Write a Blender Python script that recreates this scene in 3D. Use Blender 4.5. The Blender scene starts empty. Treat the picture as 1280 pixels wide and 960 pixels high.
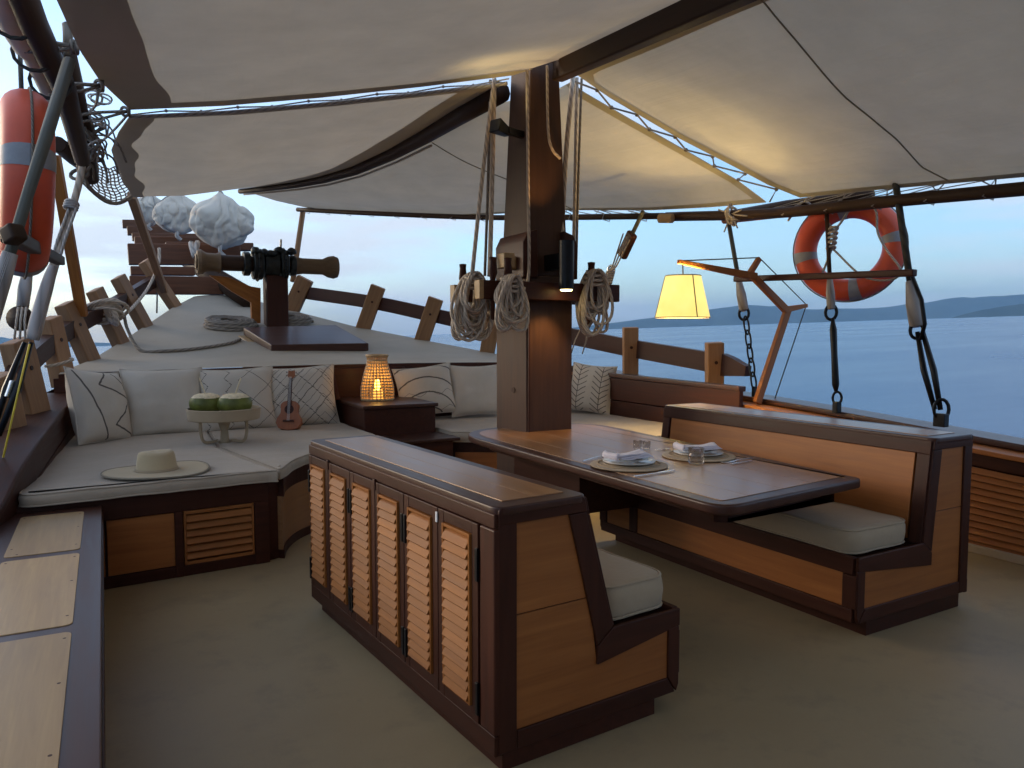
import bpy, bmesh, math, random
from mathutils import Vector, Matrix, noise
random.seed(7)
R = math.radians
S = bpy.context.scene
C = S.collection
V = Vector
# ------------------------------------------------------------------ camera
F = 945.0; H = 1.55; PITCH = math.atan(65 / F); YAW = R(28.4)
cp, sp, cy, sy = math.cos(PITCH), math.sin(PITCH), math.cos(YAW), math.sin(YAW)
FW = V((sy * cp, cy * cp, -sp)); RT = V((cy, -sy, 0)); UP = V((sy * sp, cy * sp, cp))
cam = bpy.data.objects.new('camera', bpy.data.cameras.new('camera')); C.objects.link(cam)
cam.matrix_world = Matrix(((RT.x, UP.x, -FW.x, 0), (RT.y, UP.y, -FW.y, 0), (RT.z, UP.z, -FW.z, H), (0, 0, 0, 1)))
cam.data.sensor_width = 36; cam.data.lens = 36 * F / 1280; cam.data.clip_start = .05; cam.data.clip_end = 60000
S.camera = cam
# ------------------------------------------------------------------ sky, sun, exposure
SUN_EL, SUN_AZ = R(12), R(-42)          # azimuth from the bow (+Y), positive to starboard
w = bpy.data.worlds.new('World'); S.world = w; w.use_nodes = True
nt = w.node_tree; N = nt.nodes; Lk = nt.links
bg = N['Background']; sky = N.new('ShaderNodeTexSky'); sky.sky_type = 'NISHITA'
sky.sun_disc = False; sky.sun_elevation = SUN_EL; sky.sun_rotation = SUN_AZ
sky.air_density = 1.0; sky.dust_density = 1.5; sky.ozone_density = 3.0
tcw = N.new('ShaderNodeTexCoord'); mpw = N.new('ShaderNodeMapping'); mpw.inputs['Scale'].default_value = (1.3, 1.3, 9.0)
nzw = N.new('ShaderNodeTexNoise'); nzw.inputs['Scale'].default_value = 1.7; nzw.inputs['Detail'].default_value = 6; nzw.inputs['Roughness'].default_value = .55
rmw = N.new('ShaderNodeValToRGB'); rmw.color_ramp.elements[0].position = .43; rmw.color_ramp.elements[1].position = .60
rmw.color_ramp.elements[1].color = (.9, .9, .9, 1)
mxw = N.new('ShaderNodeMix'); mxw.data_type = 'RGBA'
hsw = N.new('ShaderNodeMix'); hsw.data_type = 'RGBA'; hsw.blend_type = 'MULTIPLY'; hsw.inputs[0].default_value = 1
hsw.inputs['B'].default_value = (.90, 1.0, 1.08, 1)
pmw = N.new('ShaderNodeMix'); pmw.data_type = 'RGBA'; pmw.inputs[0].default_value = .15; pmw.inputs['B'].default_value = (2.1, 2.4, 2.85, 1)
Lk.new(tcw.outputs['Generated'], mpw.inputs[0]); Lk.new(mpw.outputs[0], nzw.inputs['Vector']); Lk.new(nzw.outputs[0], rmw.inputs[0])
Lk.new(sky.outputs[0], hsw.inputs['A']); Lk.new(hsw.outputs['Result'], pmw.inputs['A']); Lk.new(pmw.outputs['Result'], mxw.inputs['A'])
mxw.inputs['B'].default_value = (2.25, 2.4, 2.7, 1)
Lk.new(rmw.outputs[0], mxw.inputs[0]); Lk.new(mxw.outputs['Result'], bg.inputs[0])
bg.inputs[1].default_value = 0.12
sun = bpy.data.objects.new('sun', bpy.data.lights.new('sun', 'SUN')); C.objects.link(sun)
sun.data.energy = 0.5; sun.data.angle = R(25); sun.data.color = (1, .74, .50)
sd = V((math.sin(SUN_AZ) * math.cos(SUN_EL), math.cos(SUN_AZ) * math.cos(SUN_EL), math.sin(SUN_EL)))
sun.rotation_euler = sd.to_track_quat('Z', 'Y').to_euler()
vs = S.view_settings; vs.view_transform = 'Standard'; vs.look = 'None'; vs.gamma = 1; vs.exposure = 1.68
S.cycles.use_denoising = True
S.cycles.max_bounces = 8; S.cycles.diffuse_bounces = 4; S.cycles.volume_bounces = 0; S.cycles.transparent_max_bounces = 12
S.cycles.sample_clamp_indirect = 4

# ------------------------------------------------------------------ maths helpers
def at(u, v, X=None, Y=None, z=None, d=None):
    """the place in the boat seen in direction (u, v), at a known X, Y, height or distance"""
    r = FW + RT * ((u - 640) / F) + UP * ((480 - v) / F)
    t = (z - H) / r.z if z is not None else X / r.x if X is not None else Y / r.y if Y is not None else d
    return V((r.x * t, r.y * t, H + r.z * t))
def lerp(a, b, t): return a + (b - a) * t
def interp(x, tab):
    if x <= tab[0][0]: return tab[0][1]
    for (a, p), (b, q) in zip(tab, tab[1:]):
        if x <= b: return lerp(p, q, (x - a) / (b - a))
    return tab[-1][1]
def poly_at(pts, t):
    """point at fraction t (by length) of a polyline"""
    ls = [(pts[i + 1] - pts[i]).length for i in range(len(pts) - 1)]; s = t * sum(ls)
    for i, l in enumerate(ls):
        if s <= l or i == len(ls) - 1: return pts[i].lerp(pts[i + 1], min(1, s / max(l, 1e-9)))
        s -= l
def smooth_curve(pts, n=8):
    """Catmull-Rom through pts"""
    pts = [V(p) for p in pts]; P = [pts[0] * 2 - pts[1]] + pts + [pts[-1] * 2 - pts[-2]]; out = []
    for i in range(1, len(P) - 2):
        for k in range(n):
            t = k / n; a, b, c, d = P[i - 1:i + 3]
            out.append(.5 * ((2 * b) + (c - a) * t + (2 * a - 5 * b + 4 * c - d) * t * t + (3 * b - a - 3 * c + d) * t ** 3))
    return out + [pts[-1]]
def frame(p, q, up=(0, 0, 1)):
    x = (V(q) - V(p)).normalized(); up = V(up)
    if abs(x.dot(up.normalized())) > .98: up = V((0, 1, 0)) if abs(x.y) < .9 else V((1, 0, 0))
    y = up.cross(x).normalized(); z = x.cross(y)
    return x, y, z

class MB:
    """collects shapes; every vertex also gets tc = (along the grain, across, across)"""
    def __init__(s): s.v = []; s.f = []; s.t = []
    def add(s, vs, fs, ts=None):
        o = len(s.v); s.v += [V(p) for p in vs]; s.f += [tuple(i + o for i in f) for f in fs]
        s.t += [V(p) for p in (ts or vs)]; return s
    def bar(s, p, q, w, h, up=(0, 0, 1), w2=None, h2=None):
        p, q = V(p), V(q); x, y, z = frame(p, q, up); L = (q - p).length; vs = []; ts = []
        for (b, l, ww, hh) in ((p, 0, w, h), (q, L, w2 or w, h2 or h)):
            for (a, c) in ((-.5, -.5), (.5, -.5), (.5, .5), (-.5, .5)):
                vs.append(b + y * a * ww + z * c * hh); ts.append((l, a * ww, c * hh))
        return s.add(vs, [(3, 2, 1, 0), (4, 5, 6, 7), (0, 1, 5, 4), (1, 2, 6, 5), (2, 3, 7, 6), (3, 0, 4, 7)], ts)
    def box(s, c, size, rz=0, axis=None):
        c = V(c); m = Matrix.Rotation(rz, 3, 'Z'); a = axis if axis is not None else max(range(3), key=lambda i: size[i])
        vs = []; ts = []
        for z in (-.5, .5):
            for (x, y) in ((-.5, -.5), (.5, -.5), (.5, .5), (-.5, .5)):
                l = V((x * size[0], y * size[1], z * size[2])); vs.append(c + m @ l)
                ts.append((l[a], l[(a + 1) % 3], l[(a + 2) % 3]))
        return s.add(vs, [(3, 2, 1, 0), (4, 5, 6, 7), (0, 1, 5, 4), (1, 2, 6, 5), (2, 3, 7, 6), (3, 0, 4, 7)], ts)
    def prism(s, poly, vec, axis=V((1, 0, 0))):
        """polygon (list of 3D points, CCW seen against vec) extruded by vec; grain along axis"""
        poly = [V(p) for p in poly]; vec = V(vec); n = len(poly); vs = poly + [p + vec for p in poly]
        ax = V(axis).normalized(); b = vec.normalized(); c = ax.cross(b)
        if c.length < .1: b = V((0, 0, 1)) if abs(ax.z) < .9 else V((0, 1, 0)); c = ax.cross(b)
        ts = [(p.dot(ax), p.dot(c), p.dot(b)) for p in vs]
        fs = [tuple(range(n))[::-1], tuple(range(n, 2 * n))] + [(i, (i + 1) % n, n + (i + 1) % n, n + i) for i in range(n)]
        return s.add(vs, fs, ts)
    def tube(s, pts, r, n=8, closed=False, caps=True):
        pts = [V(p) for p in pts]; m = len(pts); rs = r if isinstance(r, (list, tuple)) else [r] * m
        vs = []; ts = []; L = 0; nrm = None
        for i, p in enumerate(pts):
            a = pts[(i - 1) % m] if (closed or i) else p; b = pts[(i + 1) % m] if (closed or i < m - 1) else p
            t = (b - a).normalized() if (b - a).length > 1e-9 else V((0, 0, 1))
            if nrm is None: nrm = frame(V((0, 0, 0)), t)[1]
            nrm = (nrm - t * nrm.dot(t)); nrm = nrm.normalized() if nrm.length > 1e-6 else frame(V((0, 0, 0)), t)[1]
            bn = t.cross(nrm)
            if i: L += (p - pts[i - 1]).length
            for k in range(n):
                an = 2 * math.pi * k / n; vs.append(p + (nrm * math.cos(an) + bn * math.sin(an)) * rs[i]); ts.append((L, k / n, rs[i]))
        fs = []
        for i in range(m if closed else m - 1):
            j = (i + 1) % m
            for k in range(n): fs.append((i * n + k, i * n + (k + 1) % n, j * n + (k + 1) % n, j * n + k))
        if not closed and caps: fs += [tuple(range(n))[::-1], tuple(range((m - 1) * n, m * n))]
        return s.add(vs, fs, ts)
    def lathe(s, prof, c=(0, 0, 0), n=24, ax=(0, 0, 1), squash=1.0):
        """profile of (radius, height) turned round ax at c"""
        c = V(c); z = V(ax).normalized(); x = frame(V((0, 0, 0)), z)[1]; y = z.cross(x); m = len(prof); vs = []; ts = []
        for (r, h) in prof:
            for k in range(n):
                a = 2 * math.pi * k / n; vs.append(c + z * h + (x * math.cos(a) + y * math.sin(a) * squash) * r); ts.append((h, r * math.cos(a), r * math.sin(a)))
        fs = [(i * n + k, i * n + (k + 1) % n, (i + 1) * n + (k + 1) % n, (i + 1) * n + k) for i in range(m - 1) for k in range(n)]
        if prof[0][0] > 1e-6: fs.append(tuple(range(n))[::-1])
        if prof[-1][0] > 1e-6: fs.append(tuple(range((m - 1) * n, m * n)))
        return s.add(vs, fs, ts)
    def grid(s, fn, nu, nv, tcf=None):
        vs = [fn(i / nu, j / nv) for j in range(nv + 1) for i in range(nu + 1)]
        ts = [(tcf(i / nu, j / nv) if tcf else (i / nu, j / nv, 0)) for j in range(nv + 1) for i in range(nu + 1)]
        fs = [(j * (nu + 1) + i, j * (nu + 1) + i + 1, (j + 1) * (nu + 1) + i + 1, (j + 1) * (nu + 1) + i) for j in range(nv) for i in range(nu)]
        return s.add(vs, fs, ts)
    def sphere(s, c, r, nu=14, nv=8, sq=(1, 1, 1)):
        c = V(c)
        def f(a, b):
            th = b * math.pi; ph = a * 2 * math.pi
            return c + V((r * sq[0] * math.sin(th) * math.cos(ph), r * sq[1] * math.sin(th) * math.sin(ph), -r * sq[2] * math.cos(th)))
        return s.grid(f, nu, nv)
    def xf(s, m): s.v = [m @ p for p in s.v]; return s
    def build(s, name, mat, parent=None, bevel=0, smooth=False, seg=2, world=True, solid=0):
        me = bpy.data.meshes.new(name); off = V((0, 0, 0)); inv = None
        o = bpy.data.objects.new(name, me); C.objects.link(o)
        vv = s.v
        if parent is not None:
            o.parent = parent
            if world:
                inv = wmat(parent).inverted(); vv = [inv @ p for p in vv]
        elif world and vv:
            lo = V((min(p.x for p in vv), min(p.y for p in vv), min(p.z for p in vv))); hi = V((max(p.x for p in vv), max(p.y for p in vv), max(p.z for p in vv)))
            off = V(((lo.x + hi.x) / 2, (lo.y + hi.y) / 2, lo.z)); o.location = off; vv = [p - off for p in vv]
        me.from_pydata([tuple(p) for p in vv], [], s.f)
        a = me.attributes.new('tc', 'FLOAT_VECTOR', 'POINT')
        a.data.foreach_set('vector', [c for p in s.t for c in p])
        bm = bmesh.new(); bm.from_mesh(me); bmesh.ops.remove_doubles(bm, verts=bm.verts, dist=1e-6) if smooth == 'weld' else None
        bmesh.ops.recalc_face_normals(bm, faces=bm.faces); bm.to_mesh(me); bm.free()
        if mat: me.materials.append(mat)
        if smooth: me.polygons.foreach_set('use_smooth', [True] * len(me.polygons))
        if solid:
            so = o.modifiers.new('thickness', 'SOLIDIFY'); so.thickness = solid; so.offset = 0
        if bevel:
            b = o.modifiers.new('edge', 'BEVEL'); b.width = bevel; b.segments = seg; b.limit_method = 'ANGLE'; b.angle_limit = R(40)
            b.harden_normals = False
            me.polygons.foreach_set('use_smooth', [True] * len(me.polygons))
            m2 = o.modifiers.new('normals', 'WEIGHTED_NORMAL'); m2.keep_sharp = False
        me.update(); return o
def wmat(o):
    m = Matrix.LocRotScale(o.location, o.rotation_euler, o.scale)
    return (wmat(o.parent) @ m) if o.parent else m
def tag(o, label=None, cat=None, group=None, kind=None):
    if label: o['label'] = label
    if cat: o['category'] = cat
    if group: o['group'] = group
    if kind: o['kind'] = kind
    return o
def thing(name, loc, label, cat, group=None, rz=0):
    o = bpy.data.objects.new(name, None); C.objects.link(o); o.empty_display_size = .1
    o.location = loc; o.rotation_euler = (0, 0, rz); return tag(o, label, cat, group)
def twin(src, parent, name=None, loc=None, rot=None):
    """another piece that shares src's mesh"""
    c = src.copy(); C.objects.link(c); c.parent = parent
    if loc is not None: c.location = loc
    if rot is not None: c.rotation_euler = rot
    return c
def copy_thing(o, parent=None):
    kids = [k for k in o.children]; c = o.copy(); C.objects.link(c); c.parent = parent
    for k in kids: copy_thing(k, c)
    return c

# ------------------------------------------------------------------ materials
class G:
    def __init__(s, name):
        s.m = bpy.data.materials.new(name); s.m.use_nodes = True; s.t = s.m.node_tree; s.n = s.t.nodes; s.b = s.n['Principled BSDF']; s.out = s.n['Material Output']
    def new(s, t, **k):
        n = s.n.new(t)
        for a, b in k.items(): setattr(n, a, b)
        return n
    def link(s, a, b): s.t.links.new(a, b)
    def val(s, x, sock):
        if hasattr(x, 'links') or hasattr(x, 'is_linked'): s.link(x, sock)
        else: sock.default_value = x
    def math(s, op, a, b=0.0, c=None):
        n = s.new('ShaderNodeMath', operation=op); s.val(a, n.inputs[0]); s.val(b, n.inputs[1])
        if c is not None: s.val(c, n.inputs[2])
        return n.outputs[0]
    def tc(s, scale=(1, 1, 1), rnd=True):
        a = s.new('ShaderNodeAttribute', attribute_name='tc'); v = a.outputs['Vector']
        if rnd:
            oi = s.new('ShaderNodeObjectInfo'); ad = s.new('ShaderNodeVectorMath', operation='MULTIPLY_ADD')
            s.link(oi.outputs['Random'], ad.inputs[0]); ad.inputs[1].default_value = (37, 17, 23); s.link(v, ad.inputs[2]); v = ad.outputs[0]
        m = s.new('ShaderNodeMapping'); m.inputs['Scale'].default_value = scale; s.link(v, m.inputs[0]); return m.outputs[0]
    def noise(s, vec, scale, detail=4, rough=.55, dist=0):
        n = s.new('ShaderNodeTexNoise'); n.inputs['Scale'].default_value = scale; n.inputs['Detail'].default_value = detail
        n.inputs['Roughness'].default_value = rough; n.inputs['Distortion'].default_value = dist
        if vec is not None: s.link(vec, n.inputs['Vector'])
        return n.outputs[0]
    def ramp(s, f, stops):
        n = s.new('ShaderNodeValToRGB'); e = n.color_ramp.elements
        while len(e) < len(stops): e.new(.5)
        for k, (p, c) in zip(e, stops): k.position = p; k.color = (*c, 1)
        s.link(f, n.inputs[0]); return n.outputs[0]
    def mix(s, f, a, b, mode='MIX'):
        n = s.new('ShaderNodeMix', data_type='RGBA', blend_type=mode); s.val(f, n.inputs[0])
        for x, k in ((a, 'A'), (b, 'B')):
            if isinstance(x, tuple): n.inputs[k].default_value = (*x, 1)
            else: s.link(x, n.inputs[k])
        return n.outputs['Result']
    def bump(s, h, strength=.3, dist=.002):
        n = s.new('ShaderNodeBump'); n.inputs['Strength'].default_value = strength; n.inputs['Distance'].default_value = dist
        s.link(h, n.inputs['Height']); s.link(n.outputs[0], s.b.inputs['Normal']); return n
    def objco(s):
        return s.new('ShaderNodeTexCoord').outputs['Object']
def col(g, c):
    if isinstance(c, tuple): g.b.inputs['Base Color'].default_value = (*c, 1)
    else: g.link(c, g.b.inputs['Base Color'])
def wood(name, dark, light, rough=.38, coat=.25, var=.25, contrast=1.0, spec=.35):
    g = G(name); g.b.inputs['Specular IOR Level'].default_value = spec; v = g.tc((1.1, 16, 16)); n1 = g.noise(v, 1.6, 5, .6, .6); v2 = g.tc((4, 140, 140)); n2 = g.noise(v2, 1.0, 3, .6)
    v3 = g.tc((.7, 3.5, 3.5)); n3 = g.noise(v3, 1.0, 2)
    c = g.ramp(n1, [(.30, dark), (.72, light)])
    c = g.mix(g.math('MULTIPLY', n2, .35 * contrast), c, tuple(x * .55 for x in dark))
    c = g.mix(g.math('MULTIPLY', n3, .45), c, tuple(x * 1.05 for x in light))
    oi = g.new('ShaderNodeObjectInfo'); hv = g.new('ShaderNodeHueSaturation'); g.link(c, hv.inputs['Color'])
    g.link(g.math('MULTIPLY_ADD', oi.outputs['Random'], var, 1 - var / 2), hv.inputs['Value'])
    g.link(hv.outputs[0], g.b.inputs['Base Color'])
    g.link(g.math('MULTIPLY_ADD', n1, .22, rough - .1), g.b.inputs['Roughness'])
    g.b.inputs['Coat Weight'].default_value = coat; g.b.inputs['Coat Roughness'].default_value = .18
    g.bump(g.math('ADD', g.math('MULTIPLY', n2, .5), n1), .25, .0012); return g.m
def plain(name, c, rough=.5, metal=0, var=.12, scale=20, bump=.2, coat=0, bd=.002):
    g = G(name); n = g.noise(g.objco(), scale, 4, .6)
    lo, hi = tuple(x * (1 - var) for x in c), tuple(min(1, x * (1 + var)) for x in c)
    col(g, g.ramp(n, [(.3, lo), (.7, hi)])); g.b.inputs['Roughness'].default_value = rough; g.b.inputs['Metallic'].default_value = metal
    g.b.inputs['Coat Weight'].default_value = coat
    if bump: g.bump(n, bump, bd)
    return g.m
def cloth(name, c, weave=420, trans=0.0, wr=.6, var=.08, slack=0):
    g = G(name); oc = g.objco(); n = g.noise(oc, 2.2, 5, .6); fine = g.noise(oc, weave, 2)
    lo, hi = tuple(x * (1 - var) for x in c), tuple(min(1, x * (1 + var)) for x in c)
    cc = g.ramp(n, [(.3, lo), (.7, hi)]); cc = g.mix(g.math('MULTIPLY', fine, .22), cc, tuple(x * .7 for x in c)); col(g, cc)
    g.b.inputs['Roughness'].default_value = .9; g.b.inputs['Sheen Weight'].default_value = .15; g.b.inputs['Specular IOR Level'].default_value = .2
    hgt = g.math('ADD', g.math('MULTIPLY', n, wr * 6), g.math('MULTIPLY', fine, .3))
    if slack:
        w1 = g.noise(g.tc((26, 2.2, 1), False), 1.0, 3, .5, .8); w2 = g.noise(g.tc((1.8, 20, 1), False), 1.0, 3, .5, .8); hgt = g.math('ADD', hgt, g.math('MULTIPLY', g.math('ADD', w1, w2), slack))
    g.bump(hgt, .35, .004)
    if trans:
        tr = g.new('ShaderNodeBsdfTranslucent'); g.link(g.mix(1.0, cc, (1.0, .87, .70), 'MULTIPLY'), tr.inputs[0]); mx = g.new('ShaderNodeMixShader'); mx.inputs[0].default_value = trans
        g.link(g.b.outputs[0], mx.inputs[1]); g.link(tr.outputs[0], mx.inputs[2]); g.link(mx.outputs[0], g.out.inputs[0])
    return g.m
def rope_mat(name, c, twist=1.0):
    g = G(name); a = g.new('ShaderNodeAttribute', attribute_name='tc'); sx = g.new('ShaderNodeSeparateXYZ'); g.link(a.outputs['Vector'], sx.inputs[0])
    ph = g.math('ADD', g.math('DIVIDE', g.math('MULTIPLY', sx.outputs[0], .22 * twist), g.math('MAXIMUM', sx.outputs[2], .002)), g.math('MULTIPLY', sx.outputs[1], 3.0))
    wv = g.math('ABSOLUTE', g.math('SINE', g.math('MULTIPLY', ph, math.pi)))
    n = g.noise(g.objco(), 60, 3); cc = g.mix(wv, tuple(x * .45 for x in c), c); cc = g.mix(g.math('MULTIPLY', n, .4), cc, tuple(x * .7 for x in c)); col(g, cc)
    g.b.inputs['Roughness'].default_value = .9; g.bump(wv, .7, .004); return g.m
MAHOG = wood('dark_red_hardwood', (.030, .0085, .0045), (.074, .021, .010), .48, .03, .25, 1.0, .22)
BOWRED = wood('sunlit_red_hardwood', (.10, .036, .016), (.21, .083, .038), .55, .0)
MAHOG_TOP = wood('polished_dark_hardwood', (.036, .012, .008), (.078, .028, .016), .42, .14)
TEAK = wood('honey_teak', (.205, .064, .013), (.39, .145, .034), .52, .0, .22, 1.0, .15)
TEAK_TOP = wood('reflection_pale_polished_teak', (.24, .105, .040), (.40, .205, .090), .36, .30, .10)  # polished teak made paler: the awnings' reflection is put into its colour
TEAK_PALE = wood('pale_teak', (.34, .20, .085), (.52, .34, .16), .5, .06)
TEAK_DEEP = wood('amber_teak', (.25, .078, .017), (.44, .158, .038), .50, .06, .18)
POST = wood('weathered_orange_wood', (.22, .105, .045), (.42, .22, .10), .6, .0, .35)
MASTW = wood('brown_mast_wood', (.058, .026, .0145), (.105, .050, .027), .6, .0)
SPAR = wood('dark_spar_wood', (.032, .017, .010), (.066, .035, .021), .55, .0, .25, 1.0, .2)
BAMBOO = wood('tan_turned_wood', (.115, .064, .028), (.22, .13, .06), .55, .0)
GREYPOLE = wood('grey_green_pole', (.06, .062, .05), (.14, .14, .115), .6, 0)
CANVAS = cloth('awning_canvas', (.68, .61, .52), 300, .31, 1.6, .09, 9)
HEM = cloth('awning_double_hem', (.44, .38, .28), 300, .12, .6, .06)
SEAM = plain('stitched_seam', (.27, .225, .16), .9)
CUSH = cloth('cushion_cloth', (.455, .365, .27), 500, 0, 3.0)
CUSHD = cloth('khaki_cushion_cloth', (.45, .355, .24), 500, 0, 3.0)
LINEN = cloth('white_linen', (.72, .67, .74), 600, 0, .4)
SAILC = cloth('sail_cloth', (.80, .72, .60), 300, .12, 1.2)
STRAW = cloth('woven_straw', (.52, .40, .24), 160, 0, .4)
RAFFIA = cloth('woven_raffia', (.42, .315, .20), 120, 0, .4)
ROPE = rope_mat('natural_rope', (.68, .56, .44)); ROPEW = rope_mat('white_rope', (.58, .53, .48)); ROPED = rope_mat('grey_rope', (.30, .25, .20)); ROPEG = rope_mat('tarred_rope', (.07, .065, .055))
SERVED = rope_mat('served_rope', (.55, .50, .46), .5)
BLACK = plain('black_metal', (.012, .012, .014), .4, .6, .3); GREASE = plain('greasy_machinery', (.018, .020, .018), .45, .3, .6, 14, .6, bd=.01)
STEEL = plain('steel', (.55, .55, .56), .25, 1, .1); BRASS = plain('brass', (.5, .35, .12), .35, 1)
ORANGE = plain('orange_plastic', (.72, .095, .035), .45, 0, .10, 5, .15); TAPE = plain('grey_reflective_tape', (.30, .30, .31), .5, 0, .1)
DECK = None
def deck_mat():
    g = G('beige_deck'); oc = g.objco(); n = g.noise(oc, .9, 6, .62); f = g.noise(oc, 90, 3); st = g.noise(oc, 3.5, 5, .7)
    c = g.ramp(n, [(.3, (.325, .238, .125)), (.7, (.41, .31, .17))]); c = g.mix(g.math('MULTIPLY', f, .18), c, (.18, .14, .095))
    c = g.mix(g.ramp(st, [(.52, (0, 0, 0)), (.74, (.5, .5, .5))]), c, (.20, .16, .105)); col(g, c)
    g.link(g.math('MULTIPLY_ADD', n, .3, .38), g.b.inputs['Roughness']); g.bump(f, .12, .001); return g.m
DECK = deck_mat()
def foredeck_mat():
    g = G('pale_foredeck_paint'); oc = g.objco(); n = g.noise(oc, .8, 6, .62); f = g.noise(oc, 40, 3); st = g.noise(oc, 2.3, 6, .75)
    c = g.ramp(n, [(.3, (.36, .31, .24)), (.7, (.45, .39, .305))]); c = g.mix(g.ramp(st, [(.55, (0, 0, 0)), (.75, (.45, .45, .45))]), c, (.28, .245, .20)); col(g, c)
    g.b.inputs['Roughness'].default_value = .7; g.bump(f, .1, .002); return g.m
FORE = foredeck_mat()
PLATE = plain('glazed_stoneware', (.62, .58, .52), .25, 0, .05, 30, .05, .3)
COCO = plain('green_coconut_husk', (.125, .140, .024), .5, 0, .5, 9, .4); COCOIN = plain('cut_coconut_husk', (.70, .58, .38), .8, 0, .2, 40)
UKE = wood('mahogany_ukulele', (.24, .072, .026), (.36, .12, .045), .45, .1)
WHITE = plain('white_paint', (.75, .74, .72), .5, 0, .05)
YELLOW = plain('yellow_cord', (.75, .55, .05), .6)
def glass():
    g = G('clear_glass'); tr = g.new('ShaderNodeBsdfTransparent'); tr.inputs[0].default_value = (.99, .99, .99, 1); gl = g.new('ShaderNodeBsdfGlossy'); gl.inputs['Roughness'].default_value = .03
    lw = g.new('ShaderNodeLayerWeight'); lw.inputs[0].default_value = .22; mx = g.new('ShaderNodeMixShader'); g.link(g.math('MULTIPLY_ADD', lw.outputs['Fresnel'], .6, .03), mx.inputs[0]); g.link(tr.outputs[0], mx.inputs[1]); g.link(gl.outputs[0], mx.inputs[2]); g.link(mx.outputs[0], g.out.inputs[0])
    return g.m
GLASS = glass()
def emit(name, c, s, base=(.6, .5, .3), trans=0.0):
    g = G(name); col(g, base); g.b.inputs['Emission Color'].default_value = (*c, 1); g.b.inputs['Emission Strength'].default_value = s; g.b.inputs['Roughness'].default_value = .8
    return g.m
FLAME = emit('flame', (1, .55, .07), 3.0); LENS = emit('lamp_lens', (1, .75, .28), 5.0)
def shade_mat():
    g = G('lit_cream_shade'); a = g.tc((1, 1, 1), False); col(g, (.75, .68, .45))
    n = g.noise(g.objco(), 9, 3)
    g.link(g.ramp(n, [(.3, (1, .72, .17)), (.7, (1, .79, .23))]), g.b.inputs['Emission Color']); g.b.inputs['Emission Strength'].default_value = .34; g.b.inputs['Roughness'].default_value = .9
    tr = g.new('ShaderNodeBsdfTranslucent'); tr.inputs[0].default_value = (1, .9, .6, 1); mx = g.new('ShaderNodeMixShader'); mx.inputs[0].default_value = .028; g.link(g.b.outputs[0], mx.inputs[1]); g.link(tr.outputs[0], mx.inputs[2]); g.link(mx.outputs[0], g.out.inputs[0]); return g.m
SHADE = shade_mat()
def lamp(name, kind, loc, energy, color, parent=None, size=.03, aim=None, spot=60):
    l = bpy.data.lights.new(name, kind); l.energy = energy; l.color = color; l.shadow_soft_size = size
    o = bpy.data.objects.new(name, l); C.objects.link(o); o.parent = parent
    o.location = (wmat(parent).inverted() @ V(loc)) if parent else loc
    if kind == 'SPOT':
        l.spot_size = R(spot); l.spot_blend = .9
        o.rotation_euler = (-V(aim)).to_track_quat('Z', 'Y').to_euler()
    return o
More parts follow.
